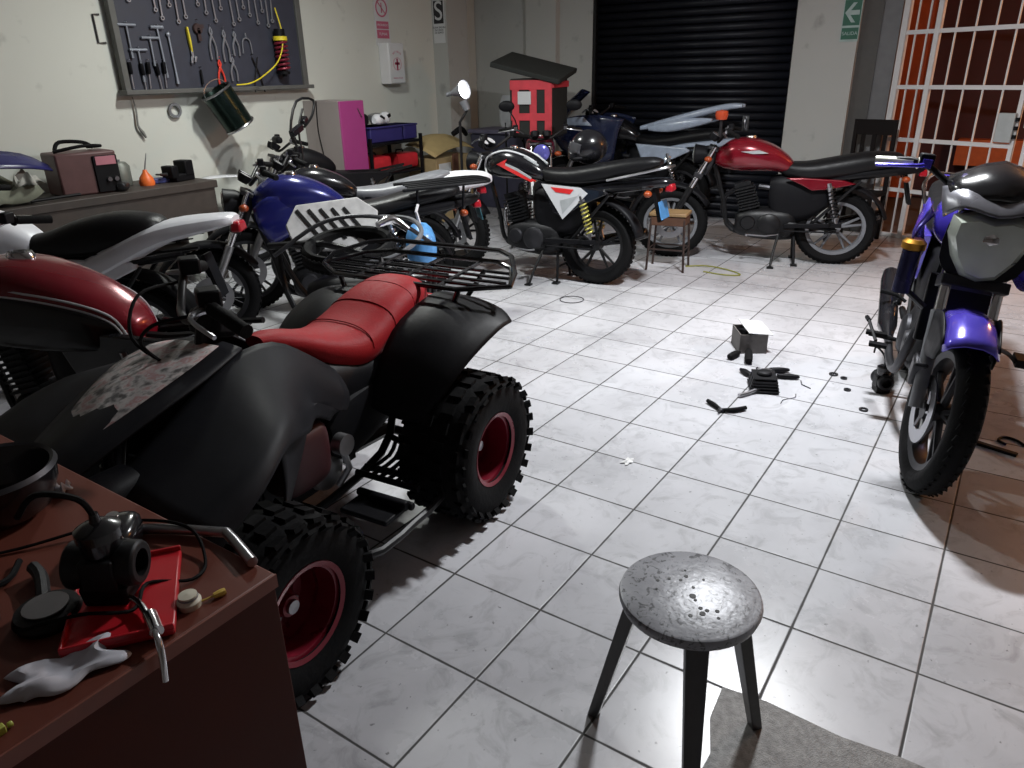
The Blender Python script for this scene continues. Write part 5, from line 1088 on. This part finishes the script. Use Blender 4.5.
# low dark plastic crate stack in far back left of shutter
ct=thing('parts_bin','grey parts bin with loose panels on it against the back wall','bin',(8.1,5.5,0))
G().box((0,0,.45),(.5,.8,.9),taper=1.04).build('bin_body',mat('dull_blue_bin',(.06,.06,.10),.6),ct,bevel=.01)
G().box((-.02,0,.93),(.56,.86,.05)).build('lid',mat('grey_violet_lid',(.14,.13,.2),.5),ct,bevel=.01)

# ------------------------------------------------------------------ lamps
def fixture(x,y,L,rot,label):
    t=thing('ceiling_lamp',label,'lamp',(x,y,H-.0),(0,0,rot))
    G().box((0,0,-.025),(L,.12,.05)).build('lamp_body',WHITE,t,bevel=.006)
    G().tube([(-L/2+.02,0,-.075),(L/2-.02,0,-.075)],.016,12).build('tube',mat('lit_tube',(1,1,1),.5,emit=((.95,.98,1),30)),t)
fixture(4.2,.98,.6,R(90),'white fluorescent ceiling lamp above the middle of the floor')
fixture(4.05,4.2,.6,R(90),'white fluorescent ceiling lamp above the parked bikes')
def area(x,y,z,sx,sy,p,c,rot=(0,0,0),name='lamp_light'):
    l=bpy.data.lights.new(name,'AREA'); l.shape='RECTANGLE'; l.size=sx; l.size_y=sy; l.energy=p; l.color=c
    o=bpy.data.objects.new(name,l); col.objects.link(o); o.location=(x,y,z); o.rotation_euler=rot; return o
area(4.2,.98,H-.13,.1,.35,160,(.96,.98,1.0))
area(4.05,4.2,H-.13,.1,.4,72,(.97,1.0,.95))
l=bpy.data.lights.new('street_lamp_light','POINT'); l.energy=26; l.color=(1,.42,.14); l.shadow_soft_size=.15
o=bpy.data.objects.new('street_lamp_light',l); col.objects.link(o); o.location=(9.6,-2.2,2.9)
l=bpy.data.lights.new('street_lamp_light','POINT'); l.energy=105; l.color=(1,.38,.10); l.shadow_soft_size=.1
o=bpy.data.objects.new('street_lamp_light',l); col.objects.link(o); o.location=(7.4,-1.7,2.2)
w=bpy.data.worlds.new('night'); sc.world=w; w.use_nodes=True; w.node_tree.nodes['Background'].inputs[0].default_value=(.01,.012,.02,1); w.node_tree.nodes['Background'].inputs[1].default_value=.5

# ------------------------------------------------------------------ camera
cam=bpy.data.cameras.new('camera'); co=bpy.data.objects.new('camera',cam); col.objects.link(co); sc.camera=co
f_,pitch,roll,yaw=735.5,.4007,-.0218,.971
cam.sensor_width=36; cam.lens=f_/1024*36; cam.clip_start=.05
cp,sp_=math.cos(pitch),math.sin(pitch)
fw=Vector((0,cp,-sp_)); up=Vector((0,sp_,cp)); rt=Vector((1,0,0))
cr,sr=math.cos(roll),math.sin(roll)
r2=rt*cr+up*sr; u2=up*cr-rt*sr
Rm=Matrix.Rotation(-yaw,3,'Z')
r2,u2,fw=Rm@r2,Rm@u2,Rm@fw
M=Matrix((( r2.x,u2.x,-fw.x,0),(r2.y,u2.y,-fw.y,0),(r2.z,u2.z,-fw.z,1.603),(0,0,0,1)))
co.matrix_world=M
vs_=sc.view_settings; vs_.view_transform='Standard'; vs_.look='None'; vs_.gamma=1; vs_.exposure=0.0; vs_.use_curve_mapping=False
